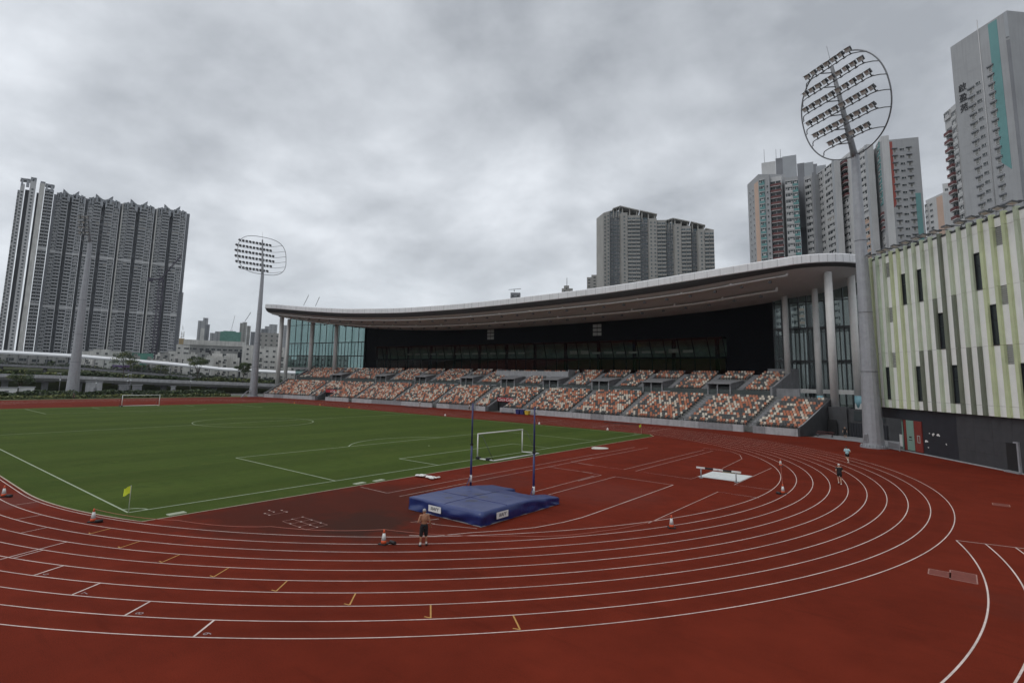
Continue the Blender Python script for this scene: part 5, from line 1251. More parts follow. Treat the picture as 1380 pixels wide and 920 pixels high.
b = MB(); b.grid([[p+V((0, 0, -4.6)), p+V((0, 0, -5.4)), p+d*5+V((0, 0, -5.4)), p+d*5+V((0, 0, -4.6)), p+V((0, 0, -4.6))] for p, d in zip(fr2, bk2)], smooth=False); o = b.build('deck', M['concrete2'], None, True); place_local(o, t)
pr = []
for px in range(-200, 460, 13):
    z = interp([(a, z_) for a, z_, _ in WK], px); D = interp([(a, d_) for a, _, d_ in WK], px); p = onroad(px, D+.6, 0); pr.append((Matrix.Translation((p.x, p.y, z-3.2)), None))
pb_ = MB(); pb_.tube([(0, 0, -1.6), (0, .2, 2.3)], .13, 6); many('post', pb_, [M['galvdark']], pr, t)
b = MB()
for i in range(len(fr2)-1):
    for zz in (-3.5, -3.9, -4.3): b.tube([fr2[i]+V((0, 0, zz)), fr2[i+1]+V((0, 0, zz))], .05, 4)
o = b.build('railing', M['galvdark']); place_local(o, t)
for px in (0, 60, 125, 190, 255, 320, 400):
    z = interp([(a, z_) for a, z_, _ in WK], px); D = interp([(a, d_) for a, _, d_ in WK], px); p = onroad(px, D+2.5, 0); b = MB(); b.lathe([(.6, 0), (.6, z-5.4)], (p.x, p.y, 0), 10); o = b.build('pier', M['concrete2']); place_local(o, t)
# boxes and sheds behind the hedge
def boxthing(name, label, cat, px0, px1, y0, D, m, dep=4.):
    a, c = onroad(px0, D, 0), onroad(px1, D, 0); top = far((px0+px1)/2, y0, D).z; u = (c-a).normalized(); n = V((-u.y, u.x, 0))
    if n.dot(a-CAM) < 0: n = -n
    t = thing(name, label, cat, tuple((a+c)/2)); b = MB(); b.hull2([a, c, c+n*dep, a+n*dep], [p+V((0, 0, top)) for p in (a, c, c+n*dep, a+n*dep)]); o = b.build('body', m, None, True); place_local(o, t)
    b = MB(); e = u*.25; b.hull2([p+V((0, 0, top)) for p in (a-e-n*.2, c+e-n*.2, c+e+n*dep, a-e+n*dep)], [p+V((0, 0, top+.18)) for p in (a-e-n*.2, c+e-n*.2, c+e+n*dep, a-e+n*dep)]); o = b.build('roof_slab', M['galvdark'], None, True); place_local(o, t)
    b = MB(); p = a.lerp(c, .5)-n*.05; b.hull2([p, p+u*.9, p+u*.9+n*.04, p+n*.04], [q+V((0, 0, min(2., top*.7))) for q in (p, p+u*.9, p+u*.9+n*.04, p+n*.04)]); o = b.build('door', M['galvdark'], None, True); place_local(o, t)
boxthing('plant_shed', 'pale grey square shed under the flyover, right of the leftmost mast', 'shed', 117, 139.5, 514.5, 226, M['concrete'])
boxthing('plant_shed', 'long dull grey box under the flyover, second right of the leftmost mast', 'shed', 162, 176, 519, 226, M['concrete2'])
boxthing('plant_shed', 'dull grey box under the flyover with pale top, midway to the far mast', 'shed', 180, 193, 519, 226, M['concrete2'])
boxthing('plant_shed', 'small pale box under the flyover near the far mast', 'shed', 232, 238, 521, 226, M['concrete'])
boxthing('site_cabin', 'low white roofed cabin behind the hedge at the far left edge', 'cabin', -8, 26, 523, 214, M['white'])
boxthing('site_cabin', 'low white roofed cabin behind the hedge, just left of the leftmost mast', 'cabin', 28, 49, 522, 216, M['white'])
# lamp standards
def lampost(px, ytop, D, label):
    p = onroad(px, D, 0); z = far(px, ytop, D).z; t = thing('lamp_post', label, 'lamp post', tuple(p), 0, 'lamp posts along the hedge'); b = MB(); b.tube([(0, 0, 0), (0, 0, z)], [.11, .06], 6); b.build('pole', M['galvdark'], t); b = MB(); b.box((0, -.4, z), (.35, 1.0, .14)); b.box((0, 0, z*.72), (.3, .3, .35)); b.build('lamp_head', M['lens'], t)
lampost(131, 509, 212, 'grey lamp post in front of the pale shed'); lampost(173, 505, 212, 'thin lamp post in front of the long dull box, left of a twin'); lampost(177, 504, 212, 'thin lamp post in front of the long dull box, right of a twin'); lampost(258, 506, 212, 'lamp post with camera box near the far mast'); lampost(82, 503, 214, 'lamp post just left of the leftmost mast')
# ---- greenery
def leafcloud(mb, c, r, n, size, rng, mi=0, flat=1., spread=None):
    for _ in range(n):
        while True:
            p = V((rng.uniform(-1, 1), rng.uniform(-1, 1), rng.uniform(-1, 1)))
            if .25 < p.length < 1: break
        p = V((p.x*r[0], p.y*r[1], p.z*r[2]))+V(c)
        a = V((rng.gauss(0, 1), rng.gauss(0, 1), rng.gauss(0, 1)*flat)).normalized(); q = a.orthogonal().normalized()*size*rng.uniform(.6, 1.3); w = a.cross(q)*.6
        mb.add([p-q, p+w, p+q, p-w], [(0, 1, 2, 3)], mi)
rng = random.Random(21)
def strip_green(name, xs, z0, z1, n, size, mats, wts, dep, kind, label=None):
    b = MB()
    for _ in range(n):
        f = rng.random()*(len(xs)-1); i = int(f); p = xs[i].lerp(xs[min(i+1, len(xs)-1)], f-i)
        d_ = V((p.x-CAM.x, p.y-CAM.y, 0)).normalized(); hgt = (mnoise.noise(V((p.x*.22, p.y*.22, 3)))+.5*mnoise.noise(V((p.x*.7, p.y*.7, 9)))+1)/2
        zz = p.z+z0+(z1*(.55+.75*hgt)-z0)*rng.random()**.7; q = p+d_*rng.uniform(0, dep); q.z = zz
        a = V((rng.gauss(0, 1), rng.gauss(0, 1), rng.gauss(0, 1))).normalized(); e = a.orthogonal().normalized()*size*rng.uniform(.6, 1.4); w = a.cross(e)*.7
        g = mnoise.noise(V((p.x*.1, p.y*.1, 20)))+rng.uniform(-.4, .4); mi = 0 if g < wts[0] else 1 if g < wts[1] else 2
        b.add([q-e, q+w, q+e, q-w], [(0, 1, 2, 3)], mi)
    o = b.build(name, mats); return stuff(o)
LM = [M['leaf1'], M['leaf2'], M['leaf3']]
edge = [V((-97.5, y, 0)) for y in range(-110, 44, 6)]
strip_green('hedge', [p+V((-3.5, 0, 0)) for p in edge], 0, 2.0, 15000, .32, LM, (.15, .5), 5, 's')
strip_green('tall_grass', [p+V((.8, 0, 0)) for p in edge], 0, .95, 9000, .28, LM, (-.6, -.25), 3.0, 's')
strip_green('planter_shrubs', [p+d*14+V((0, 0, -.6)) for p, d in zip(fr, bkv)], 0, 2.0, 9000, .4, LM, (-.2, .15), 3.5, 's')
strip_green('walkway_shrubs', [p+d*9+V((0, 0, -6.6)) for p, d in zip(fr2, bk2)], 0, 3.2, 7000, .5, LM, (.1, .5), 4, 's')
b = MB(); b.grid([[V((p.x, p.y, -.05))+d*13.5, p+d*13.5+V((0, 0, -.5)), q+e*8+V((0, 0, -5.6)), q+e*30+V((0, 0, -6.5))] for (p, d), (q, e) in zip(list(zip(fr, bkv)), list(zip(fr2, bk2)))]); struct(b.build('embankment', mat('bank_earth', (.07, .085, .035), .9, .3, .3)))
b = MB(); b.poly([(-93, -120, .004), (-93, 47, .004), (-105, 47, .004), (-105, -120, .004)]); struct(b.build('verge', mat('verge_turf', (.075, .095, .035), .9, .3, .4)))
def tree(px, ytop, D, r, label, dense=1., z0=None, gap=0.):
    p = onroad(px, D, 0); top = far(px, ytop, D).z; base = z0 if z0 is not None else 0
    t = thing('tree', label, 'tree', (p.x, p.y, base), 0, 'trees beside the covered walkway'); h = top-base; rg = random.Random(int(px*7))
    b = MB(); fork = h*.42; b.tube([(0, 0, 0), (.05*h*.3, 0, fork*.6), (0, .1, fork)], [.16, .12, .10], 6)
    tips = []
    for k in range(7):
        a = k*2.4; rr = r*rg.uniform(.5, .95); tip = V((rr*math.cos(a), rr*math.sin(a), h*rg.uniform(.6, .93))); b.tube([(0, .1, fork*rg.uniform(.75, 1)), tip*.55+V((0, 0, fork*.45)), tip], [.08, .05, .02], 5); tips.append(tip)
    b.build('trunk', M['bark'], t)
    b = MB()
    for tip in tips+[V((0, 0, h*.9))]:
        for q in range(5):
            c = tip+V((rg.uniform(-1, 1), rg.uniform(-1, 1), rg.uniform(-.5, .5)))*r*.35; leafcloud(b, c, (r*.36, r*.36, r*.22), int(52*dense), .20, rg, rg.choice((0, 0, 1, 1, 2)))
    b.build('crown', LM, t)
tree(166, 472, 250, 3.6, 'feathery tree by the purple hoarding in front of the walkway', 1.0, 4.2)
tree(266, 480, 246, 3.4, 'bushy tree left of the white villa in front of the walkway', 1.1, 3.4)
tree(328, 487, 243, 2.6, 'dark slender tree just left of the far mast', 1.3, 3.0)
tree(28, 504, 236, 3.2, 'dark low tree under the flyover at the far left', 1.3, 0)
tree(185, 492, 268, 3.2, 'round shrubby tree behind the walkway posts right of the purple hoarding', 1.2, 4)
tree(215, 492, 268, 3.4, 'round shrubby tree behind the walkway posts below the crane', 1.2, 4)
# ================================================================== landing bed and uprights
def vinyl():
    m, nt, b = new_mat('blue_vinyl_cover'); L = nt.links.new; geo = N(nt, 'ShaderNodeNewGeometry')
    n1 = N(nt, 'ShaderNodeTexNoise'); n1.inputs['Scale'].default_value = .9; n1.inputs['Detail'].default_value = 5; L(geo.outputs['Position'], n1.inputs['Vector'])
    rp = N(nt, 'ShaderNodeValToRGB'); L(n1.outputs['Fac'], rp.inputs[0]); e = rp.color_ramp.elements; e[0].position = .3; e[0].color = (.008, .020, .115, 1); e[1].position = .7; e[1].color = (.012, .031, .150, 1)
    # stuck-on repair patches and rain spots with their own outline
    col = rp.outputs[0]
    for (cx, cy, r) in ((65.6, -18.6, .22), (66.2, -19.7, .3), (66.7, -18.9, .38), (67.3, -19.2, .33), (67.6, -20.6, .42), (66.0, -20.9, .25), (68.3, -18.2, .2), (65.0, -20.2, .2), (67.0, -17.8, .22)):
        vd = N(nt, 'ShaderNodeVectorMath', operation='DISTANCE'); L(geo.outputs['Position'], vd.inputs[0]); vd.inputs[1].default_value = (cx, cy, .79)
        n2 = N(nt, 'ShaderNodeTexNoise'); n2.inputs['Scale'].default_value = 3.2; L(geo.outputs['Position'], n2.inputs['Vector'])
        ad = N(nt, 'ShaderNodeMath', operation='MULTIPLY_ADD'); L(n2.outputs['Fac'], ad.inputs[0]); ad.inputs[1].default_value = .7; L(vd.outputs['Value'], ad.inputs[2])
        mr = N(nt, 'ShaderNodeMapRange'); L(ad.outputs[0], mr.inputs[0]); mr.inputs[1].default_value = r+.30; mr.inputs[2].default_value = r+.34; mr.inputs[3].default_value = .9; mr.inputs[4].default_value = 0
        mx = N(nt, 'ShaderNodeMix', data_type='RGBA'); L(mr.outputs[0], mx.inputs[0]); L(col, mx.inputs[6]); mx.inputs[7].default_value = (.006, .010, .055, 1); col = mx.outputs[2]
    L(col, b.inputs['Base Color']); b.inputs['Roughness'].default_value = .34; b.inputs['Specular IOR Level'].default_value = .65
    bp = N(nt, 'ShaderNodeBump'); bp.inputs['Strength'].default_value = .35; bp.inputs['Distance'].default_value = .04
    n3 = N(nt, 'ShaderNodeTexNoise'); n3.inputs['Scale'].default_value = 2.2; n3.inputs['Detail'].default_value = 4; n3.inputs['Distortion'].default_value = 1.5; L(geo.outputs['Position'], n3.inputs['Vector']); L(n3.outputs['Fac'], bp.inputs['Height']); L(bp.outputs[0], b.inputs['Normal'])
    return m
MX0, MX1, MY0, MY1 = 63.9, 69.9, -22.28, -14.45
def bedh(x, y):
    h = .80+.016*mnoise.noise(V((x*.7, y*.7, 1)))+.012*mnoise.noise(V((x*2.1, y*2.1, 5)))
    e = min(x-MX0, MX1-x, y-MY0); h -= .05*math.exp(-max(e, 0)/.10)
    if y > -17.6: h -= (y+17.6)/3.2*.36
    return h
def inbed(x, y):
    if not (MX0 <= x <= MX1 and MY0 <= y <= MY1): return False
    if y > -16.0 and 66.1 < x < 68.7: return False
    return True
bed = thing('landing_bed', 'large blue pole vault landing bed with creased vinyl cover and two front wings', 'crash mat', (66.9, -18.4, 0))
ST = .15; nx, ny = int((MX1-MX0)/ST), int((MY1-MY0)/ST); b = MB(); vid = {}
def vert(i, j):
    if (i, j) not in vid:
        x, y = MX0+ST*i, MY0+ST*j; vid[(i, j)] = len(b.v); b.v.append((x, y, bedh(x, y)))
    return vid[(i, j)]
cell = {(i, j) for i in range(nx) for j in range(ny) if inbed(MX0+ST*(i+.5), MY0+ST*(j+.5))}
for (i, j) in cell:
    b.f.append((vert(i, j), vert(i+1, j), vert(i+1, j+1), vert(i, j+1))); b.m.append(0); b.sm.append(True)
LV = 7; sv = {}
def sidev(i, j, k, nrm):
    if k == 0: return vert(i, j)
    key = (i, j, k)
    if key not in sv:
        x, y = MX0+ST*i, MY0+ST*j; h = bedh(x, y); t = k/LV
        w = .16*math.sin(PI*t)*(.4+mnoise.noise(V((x*.55, y*.55, 2+t))))+.19*(mnoise.noise(V((x*1.3+t*1.9, y*1.6-t, 7))))*(t if t < .8 else .8)
        w += .02*t
        z = h*(1-t)+.03*t+.0
        if k == LV: z = .03+max(0, .05*mnoise.noise(V((x*.9, y*.9, 11))))
        sv[key] = len(b.v); b.v.append((x+nrm[0]*w, y+nrm[1]*w, z))
    return sv[key]
for (i, j) in cell:
    for (di, dj, a_, c_) in ((1, 0, (1, 0), (1, 1)), (-1, 0, (0, 1), (0, 0)), (0, 1, (1, 1), (0, 1)), (0, -1, (0, 0), (1, 0))):
        if (i+di, j+dj) not in cell:
            for k in range(LV):
                p, q = (i+a_[0], j+a_[1]), (i+c_[0], j+c_[1])
                b.f.append((sidev(*q, k, (di, dj)), sidev(*p, k, (di, dj)), sidev(*p, k+1, (di, dj)), sidev(*q, k+1, (di, dj)))); b.m.append(0); b.sm.append(True)
BL = vinyl(); o = b.build('cover', BL, None, True); place_local(o, bed)
b = MB(); b.box((66.9, -19.6, .02), (6.0, 5.35, .05)); b.box((69.4, -15.7, .018), (1.0, 2.4, .05)); b.box((64.9, -15.7, .018), (1.85, 2.3, .05)); o = b.build('pallet_base', M['concrete2']); place_local(o, bed)
# seam across the top and strapping
b = MB(); b.tube([(x, -19.9, bedh(x, -19.9)+.005) for x in srange(MX0+.1, MX1-.1, .15)], .015, 5); b.tube([(66.9, y, bedh(66.9, y)+.005) for y in srange(MY0+.1, -17.1, .15)], .015, 5); o = b.build('seam', M['navy']); place_local(o, bed)
for (p, x_, n_) in ((V((66.35, MY0-.16, .43)), V((1, 0, 0)), V((0, -1, 0))), (V((MX1+.14, -20.6, .43)), V((0, 1, 0)), V((1, 0, 0)))):
    b = MB(); m4 = basis(x_, V((0, 0, 1)), n_, p); q = MB(); q.box((0, 0, 0), (1.05, .36, .012)); b.merge(q, m4); o = b.build('badge', M['white']); place_local(o, bed)
    me = text_mesh('IIIAFY', .27, .004, .18); me.materials.append(M['sign_dark']); q = link('badge_lettering', me, o); q.matrix_basis = basis(x_, V((0, 0, 1)), n_, p+n_*.012)
def upright(x, y, h, label):
    t = thing('vault_upright', label, 'upright', (x, y, 0), 0, 'pole vault uprights'); b = MB(); b.box((0, 0, .04), (.5, 1.5, .06)); b.build('base', M['navy'], t)
    b = MB(); b.tube([(0, 0, .07), (0, 0, h*.52)], .075, 8); b.tube([(0, 0, h*.5), (0, 0, h)], .058, 8); b.tube([(0, -.6, .08), (0, -.05, 1.0)], .03, 6); b.build('post', M['navy'], t)
    b = MB(); b.tube([(0, 0, .55), (0, 0, 1.05)], .085, 8); b.build('padding', M['white'], t)
    b = MB(); b.box((0, 0, h*.52), (.17, .17, .14)); b.tube([(0, 0, h-.02), (.12, .08, h+.06)], .02, 6); b.box((.08, 0, h*.93), (.16, .05, .05)); b.build('height_clamp', M['black'], t); return t
upright(62.6, -15.2, 6.25, 'tall dark blue upright behind the far side of the landing bed')
upright(68.42, -15.35, 6.28, 'tall dark blue upright rising from the notch of the landing bed')
# ================================================================== goals
def goal(x, s, label):
    t = thing('football_goal', label, 'goal', (x, 0, 0), 0, 'portable football goals'); r = .062
    b = MB(); b.tube([(0, -3.72, 0), (0, -3.72, 2.5)], r, 8); b.build('post', M['white'], t); b = MB(); b.tube([(0, 3.72, 0), (0, 3.72, 2.5)], r, 8); b.build('post', M['white'], t)
    b = MB(); b.tube([(0, -3.78, 2.5), (0, 3.78, 2.5)], r, 8); b.build('crossbar', M['white'], t)
    b = MB(); b.tube([(0, -3.72, .08), (s*2.1, -3.6, .08), (s*2.1, 3.95, .08), (0, 3.72, .08)], r, 8); b.build('ground_frame', M['white'], t)
    for y in (-3.66, 3.72):
        b = MB(); b.tube([(0, y, 2.42), (s*.55, y, 2.35), (s*2.05, y, .12)], .028, 6); b.build('stay', M['metal_dark'], t)
    for y in (-3.7, -3.62):
        b = MB(); b.box((s*(.1 if y < -3.65 else 1.35), y, .14), (.42, .3, .26)); b.build('weight', M['black'], t)
goal(52.98, 1, 'white portable football goal without net, near one by the landing bed'); goal(-53.0, -1, 'white portable football goal without net at the far end of the pitch')
# ================================================================== corner flags
def flag(x, y, col, label, pole, az=0.):
    t = thing('corner_flag', label, 'flag', (x, y, 0), az, 'corner flags'); b = MB(); b.lathe([(.02, 0), (.018, 1.52), (.024, 1.54)], (0, 0, 0), 8); b.build('pole', pole, t)
    rows = []
    for i in range(9):
        u = i/8; rows.append([V((.02+.40*u*(1-.12*v), .07*math.sin(u*5+v*2)*u, 1.5-.40*v-.16*u+.03*math.sin(u*6))) for v in [k/6 for k in range(7)]])
    b = MB(); b.grid(rows); b.grid([[p+V((0, .004, 0)) for p in r] for r in rows], flip=True); b.build('cloth', col, t)
flag(53.0, -34.05, M['yellowflag'], 'fluorescent yellow corner flag on white pole at the near corner of the pitch', M['white'], math.radians(222))
flag(52.95, 34.05, M['yellowflag'], 'small yellow corner flag at the far corner of the pitch by the grandstand', M['tan'], math.radians(250))
flag(-52.95, -34.05, M['yellowflag'], 'corner flag at the far left corner of the pitch', M['white'], math.radians(230)) if False else None
# ================================================================== cones
def cone_parts(t):
    b = MB(); b.box((0, 0, .03), (.40, .40, .055)); b.build('base', M['black'], t)
    b = MB(); b.lathe([(.145, .058), (.118, .2)], (0, 0, 0), 16); b.lathe([(.060, .53), (.035, .70), (.03, .70)], (0, 0, 0), 16); b.build('cone_body', M['conered'], t)
    b = MB(); b.lathe([(.119, .2), (.0605, .53)], (0, 0, 0), 16); b.build('reflective_sleeve', M['white'], t)
c0 = thing('traffic_cone', 'red and white traffic cone left of the shirtless man', 'traffic cone', (68.42, -27.835, 0), .3, 'traffic cones along lane one'); cone_parts(c0)
CN = [(53.86, -35.975, .9, 'red and white traffic cone at the pitch edge left of the near corner flag'), (42.9, -37.95, .1, 'red and white traffic cone at the far left edge of the photo'), (77.77, -14.95, .6, 'red and white traffic cone right of the landing bed'),
      (76.78, 15.03, .2, 'small red and white traffic cone beyond the water jump, farther of the two'), (80.2, .3, 1.1, 'red and white traffic cone right of the water jump, nearer of the two')]
for x, y, r, lb in CN: c = copy_tree(c0); c.location = (x, y, 0); c.rotation_euler = (0, 0, r); c['label'] = lb
for x, y in ((68.9, -27.6), (77.5, -14.7), (80.0, .0), (53.4, -36.1), (42.5, -38.1)):
    pass
wt = MB(); wt.tube([(-.18, 0, .09), (.18, 0, .09)], .085, 8)
for i, (x, y, lb) in enumerate(((68.75, -27.55, 'black rubber weight beside the cone left of the shirtless man'), (54.25, -35.8, 'black rubber weight beside the cone near the corner flag'), (80.0, -.15, 'black rubber weight beside the cone right of the water jump'), (43.3, -37.75, 'black rubber weight beside the cone at the far left edge'))):
    me = wt.mesh('rubber_weight', M['black']) if i == 0 else me; o = link('rubber_weight', me); o.location = (x, y, 0); o.rotation_euler = (0, 0, i*1.3); tag(o, lb, 'weight', 'weights by the cones')
def rope(pts, label, sag=.25):
    b = MB(); P_ = []
    for a, c in zip(pts[:-1], pts[1:]):
        a, c = V(a), V(c)
        for i in range(12): t = i/12; q = a.lerp(c, t); q.z -= sag*4*t*(1-t); P_.append(q)
    P_.append(V(pts[-1])); b.tube(P_, .011, 5); tag(b.build('rope', mat('pale_red_cord', (.42, .16, .12), .8, .1, 5)), label, 'rope')
rope([(53.86, -35.975, .68), (58.5, -33.5, .45), (63.3, -30.9, .5), (68.42, -27.835, .70), (72.8, -23.2, .30), (75.7, -19.3, .3), (77.77, -14.95, .70)], 'thin red cord strung between the cones along lane one', .12)
rope([(80.2, .3, .70), (76.78, 15.03, .70)], 'thin red cord between the two cones right of the water jump', .35)
dm = MB(); dm.lathe([(.13, .0), (.10, .06), (.05, .16), (.045, .16)], (0, 0, 0), 12)
for i, (x, y, lb, mm) in enumerate(((46.1, 36.0, 'small white marker on the red track left of the far corner flag', 'white'), (32.4, 35.9, 'small white marker on the track edge behind the goal', 'white'), (7.8, 36.6, 'small white marker on the track edge below the grandstand middle', 'white'), (-24.9, 36.0, 'small orange marker on the far track edge, third from the left', 'orange_block'), (-37.7, 36.1, 'small orange marker on the far track edge, second from the left', 'orange_block'), (-48.9, 35.4, 'small orange marker on the far track edge, leftmost', 'orange_block'))):
    t = link('track_marker', dm.mesh('track_marker', M[mm])); t.location = (x, y, 0); t.scale = (1.5, 1.5, 2.2); tag(t, lb, 'marker', 'small markers along the far track edge')
# ================================================================== water jump
t = thing('steeplechase_barrier', 'heavy steeplechase barrier with black and white beam at the water jump', 'hurdle', (74.75, 2.45, 0)); X0, X1 = -1.83, 1.85
for i, (a, c) in enumerate(((0, .2), (.2, .39), (.39, .61), (.61, .80), (.80, 1.))):
    b = MB(); b.box((X0+(X1-X0)*(a+c)/2, 0, .85), ((X1-X0)*(c-a), .127, .127)); b.build('beam_section', M['white'] if i % 2 == 0 else M['black'], t)
me = text_mesh('UCS', .09, .002); me.materials.append(M['sign_dark']); o = link('beam_lettering', me, t); o.matrix_basis = basis(V((1, 0, 0)), V((0, 0, 1)), V((0, -1, 0)), V((0, -.066, .85)))
for x in (-1.45, 1.45):
    b = MB(); b.tube([(x, 0, 0), (x, 0, .79)], .05, 8); b.box((x, 0, .02), (.25, .25, .03)); b.build('leg', M['galv'], t)
b = MB(); rows = []
for i in range(14):
    u = i/13; rows.append([V((72.95+3.35*v+.04*math.sin(u*9), 2.9+3.75*u, .03+.018*mnoise.noise(V((u*6, v*6, 3))))) for v in [k/12 for k in range(13)]])
b.grid(rows, smooth=False); b.box((74.6, 4.8, .012), (3.45, 3.85, .02)); tag(b.build('pit_cover', mat('white_pit_cover', (.66, .68, .67), .5, .12, 3)), 'white cover laid over the water jump pit behind the barrier', 'cover')
me = text_mesh('WATER JUMP', .42, .002); 
b = MB(); b.box((74.5, 6.8, .10), (1.5, .3, .14)); b.box((74.2, 6.8, .20), (1.0, .2, .06)); tag(b.build('pit_board', mat('mossy_board', (.16, .13, .08), .8, .3, 5)), 'brown board lying at the back of the white pit cover', 'board')
# ================================================================== small things on the ground
def sack_heap(c, n, r, label, seed):
    rg = random.Random(seed); t = thing('sandbag_heap', label, 'sandbags', (c[0], c[1], 0))
    for i in range(n):
        x, y = rg.uniform(-r, r), rg.uniform(-r*.35, r*.35); a = rg.uniform(0, 3); b = MB()
        prof = []
        for k in range(7):
            u = -1+2*k/6; w = (1-abs(u)**3)**.5 if abs(u) < 1 else .12; prof.append((u*.62, w*.62))
        rows = [[V((.30*u, .17*w*math.cos(q*PI/5)*(1+.1*rg.random()), .10+.10*w*math.sin(q*PI/5))) for q in range(11)] for u, w in prof]
        b.grid(rows); o = b.build('sandbag', M['whitecloth'], t); o.location = (x, y, rg.uniform(0, .08)); o.rotation_euler = (0, 0, a+1.2)
sack_heap((57.0, -14.3), 30, 1.05, 'heap of white sandbags on the track edge behind the landing bed', 2)
b = MB(); b.add([(57.2+.95*math.cos(a)*(1+.12*math.sin(3*a)), 13.5+1.05*math.sin(a)*(1+.1*math.sin(2*a)), z_) for z_ in (.0, .06) for a in [2*PI*k/24 for k in range(24)]], [tuple(range(24, 48))]+[(k, (k+1) % 24, 24+(k+1) % 24, 24+k) for k in range(24)])
tag(b.build('board_mat', mat('pale_take_off_mat', (.58, .56, .50), .8, .15, 3)), 'pale flat cover on the red ground at the pitch edge beyond the goal', 'cover')
for (x, y, a, lb) in ((55.2, -32.3, .05, 'pale plate in the grass edge right of the near corner flag'), (55.1, -19.5, .1, 'left one of two pale plates in the grass edge behind the landing bed'), (55.2, -17.75, .1, 'right one of two pale plates in the grass edge behind the landing bed')):
    b = MB(); b.box((0, 0, .03), (.45, .95, .05)); b.box((0, .2, .058), (.1, .06, .012)); b.box((0, -.2, .058), (.1, .06, .012)); o = b.build('cover_plate', mat('mossy_plate', (.34, .37, .27), .8, .2, 4)); o.location = (x, y, 0); o.rotation_euler = (0, 0, a); tag(o, lb, 'plate', 'plates in the grass edge')
# exercise grids of white studs joined by faint lines
def g2(px, py):
    d = FW+RT*((px-690-PX0)/CF)-UP*((py-460-PY0)/CF); t = -CAM.z/d.z; return V((CAM.x+d.x*t, CAM.y+d.y*t))
bl = MB(); bs = MB()
A1 = [g2(340+x/11.5, 660+y/11.5) for x, y in ((470, 485), (780, 418), (1165, 540), (840, 615))]
for i in range(3):
    u = i/2; bl.ribbon([A1[0].lerp(A1[1], u), A1[3].lerp(A1[2], u)], .035, .0085)
for j in range(4):
    u = j/3; bl.ribbon([A1[0].lerp(A1[3], u), A1[1].lerp(A1[2], u)], .035, .0087)
for x, y in ((780, 418), (620, 452), (920, 465), (757, 492), (590, 523), (1060, 510), (897, 542), (735, 577), (1005, 577), (840, 614), (262, 315), (333, 341), (455, 315), (535, 340), (193, 364), (265, 389)):
    p = g2(340+x/11.5, 660+y/11.5); bs.lathe([(.062, .011), (.05, .015)], (p.x, p.y, 0), 10)
for a, c in (((262, 315), (333, 341)), ((455, 315), (535, 340)), ((193, 364), (265, 389)), ((265, 389), (535, 340)), ((193, 364), (262, 350))):
    bl.ribbon([g2(340+a[0]/11.5, 660+a[1]/11.5), g2(340+c[0]/11.5, 660+c[1]/11.5)], .035, .0085)
struct(bl.build('grid_lines', M['fadedpaint'])); struct(bs.build('grid_dots', M['linepaint']))
# stack of gear in front of the stand
t = thing('equipment_trolley', 'grey equipment trolley with stacked bars by the lower grandstand entrance', 'trolley', (11.2, 53.3, 0)); b = MB()
for i in range(6): b.tube([(-1.6, -.3+.02*i, .35+i*.16), (1.6, -.3+.02*i, .38+i*.16)], .05, 6)
b.build('stacked_bars', M['galv'], t); b = MB(); b.box((0, -.1, .26), (3.4, .9, .08)); 
for x in (-1.3, 1.3):
    for y in (-.4, .2): b.tube([(x, y-.04, .11), (x, y+.04, .11)], .11, 10)
b.build('trolley_base', M['metal_dark'], t)
for x, m, lb in ((14.0, 'bluebin', 'left one of two dark blue bins against the grandstand front wall'), (15.2, 'bluebin', 'right one of two dark blue bins against the grandstand front wall'), (16.6, 'yellowbin', 'small yellow bin against the grandstand front wall')):
    h = 1.05 if m == 'bluebin' else .85; t = thing('wheelie_bin', lb, 'bin', (x, 53.6, 0), 0, 'bins by the grandstand wall'); b = MB(); b.hull2([V((-.42, -.36, .08)), V((.42, -.36, .08)), V((.42, .36, .08)), V((-.42, .36, .08))], [V((-.5, -.45, h)), V((.5, -.45, h)), V((.5, .45, h)), V((-.5, .45, h))]); b.build('body', M[m], t)
    b = MB(); b.box((0, 0, h+.03), (1.06, .98, .07)); b.build('lid', M[m], t)
b = MB(); b.grid([[V((-21.5+9*u, 50.3+1.1*v+.0, .05+.07*math.sin(v*PI)+.03*mnoise.noise(V((u*9, v*3, 1))))) for v in [k/5 for k in range(6)]] for u in [k/20 for k in range(21)]]); tag(b.build('dark_mat', M['black']), 'long dark mat lying on the track below the grandstand wall', 'mat')
b = MB(); b.grid([[V((38.0+7*u, 49.2+1.0*v, .05+.06*math.sin(v*PI)+.03*mnoise.noise(V((u*9, v*3, 4))))) for v in [k/5 for k in range(6)]] for u in [k/20 for k in range(21)]]); tag(b.build('dark_mat', M['black']), 'long dark mat lying on the track left of the far corner flag', 'mat')
hz = MB(); hz.box((0, 0, 148.9), (9100, 9100, 300)); o = hz.build('haze', None if False else []); stuff(o)
def haze_mat():
    m = bpy.data.materials.new('pale_haze'); m.use_nodes = True; nt = m.node_tree; nt.nodes.remove(nt.nodes['Principled BSDF'])
    v = nt.nodes.new('ShaderNodeVolumePrincipled'); v.inputs['Density'].default_value = .00008; v.inputs['Color'].default_value = (.80, .86, .92, 1); v.inputs['Anisotropy'].default_value = .2
    nt.links.new(v.outputs[0], nt.nodes['Material Output'].inputs['Volume']); return m
o.data.materials.append(haze_mat())
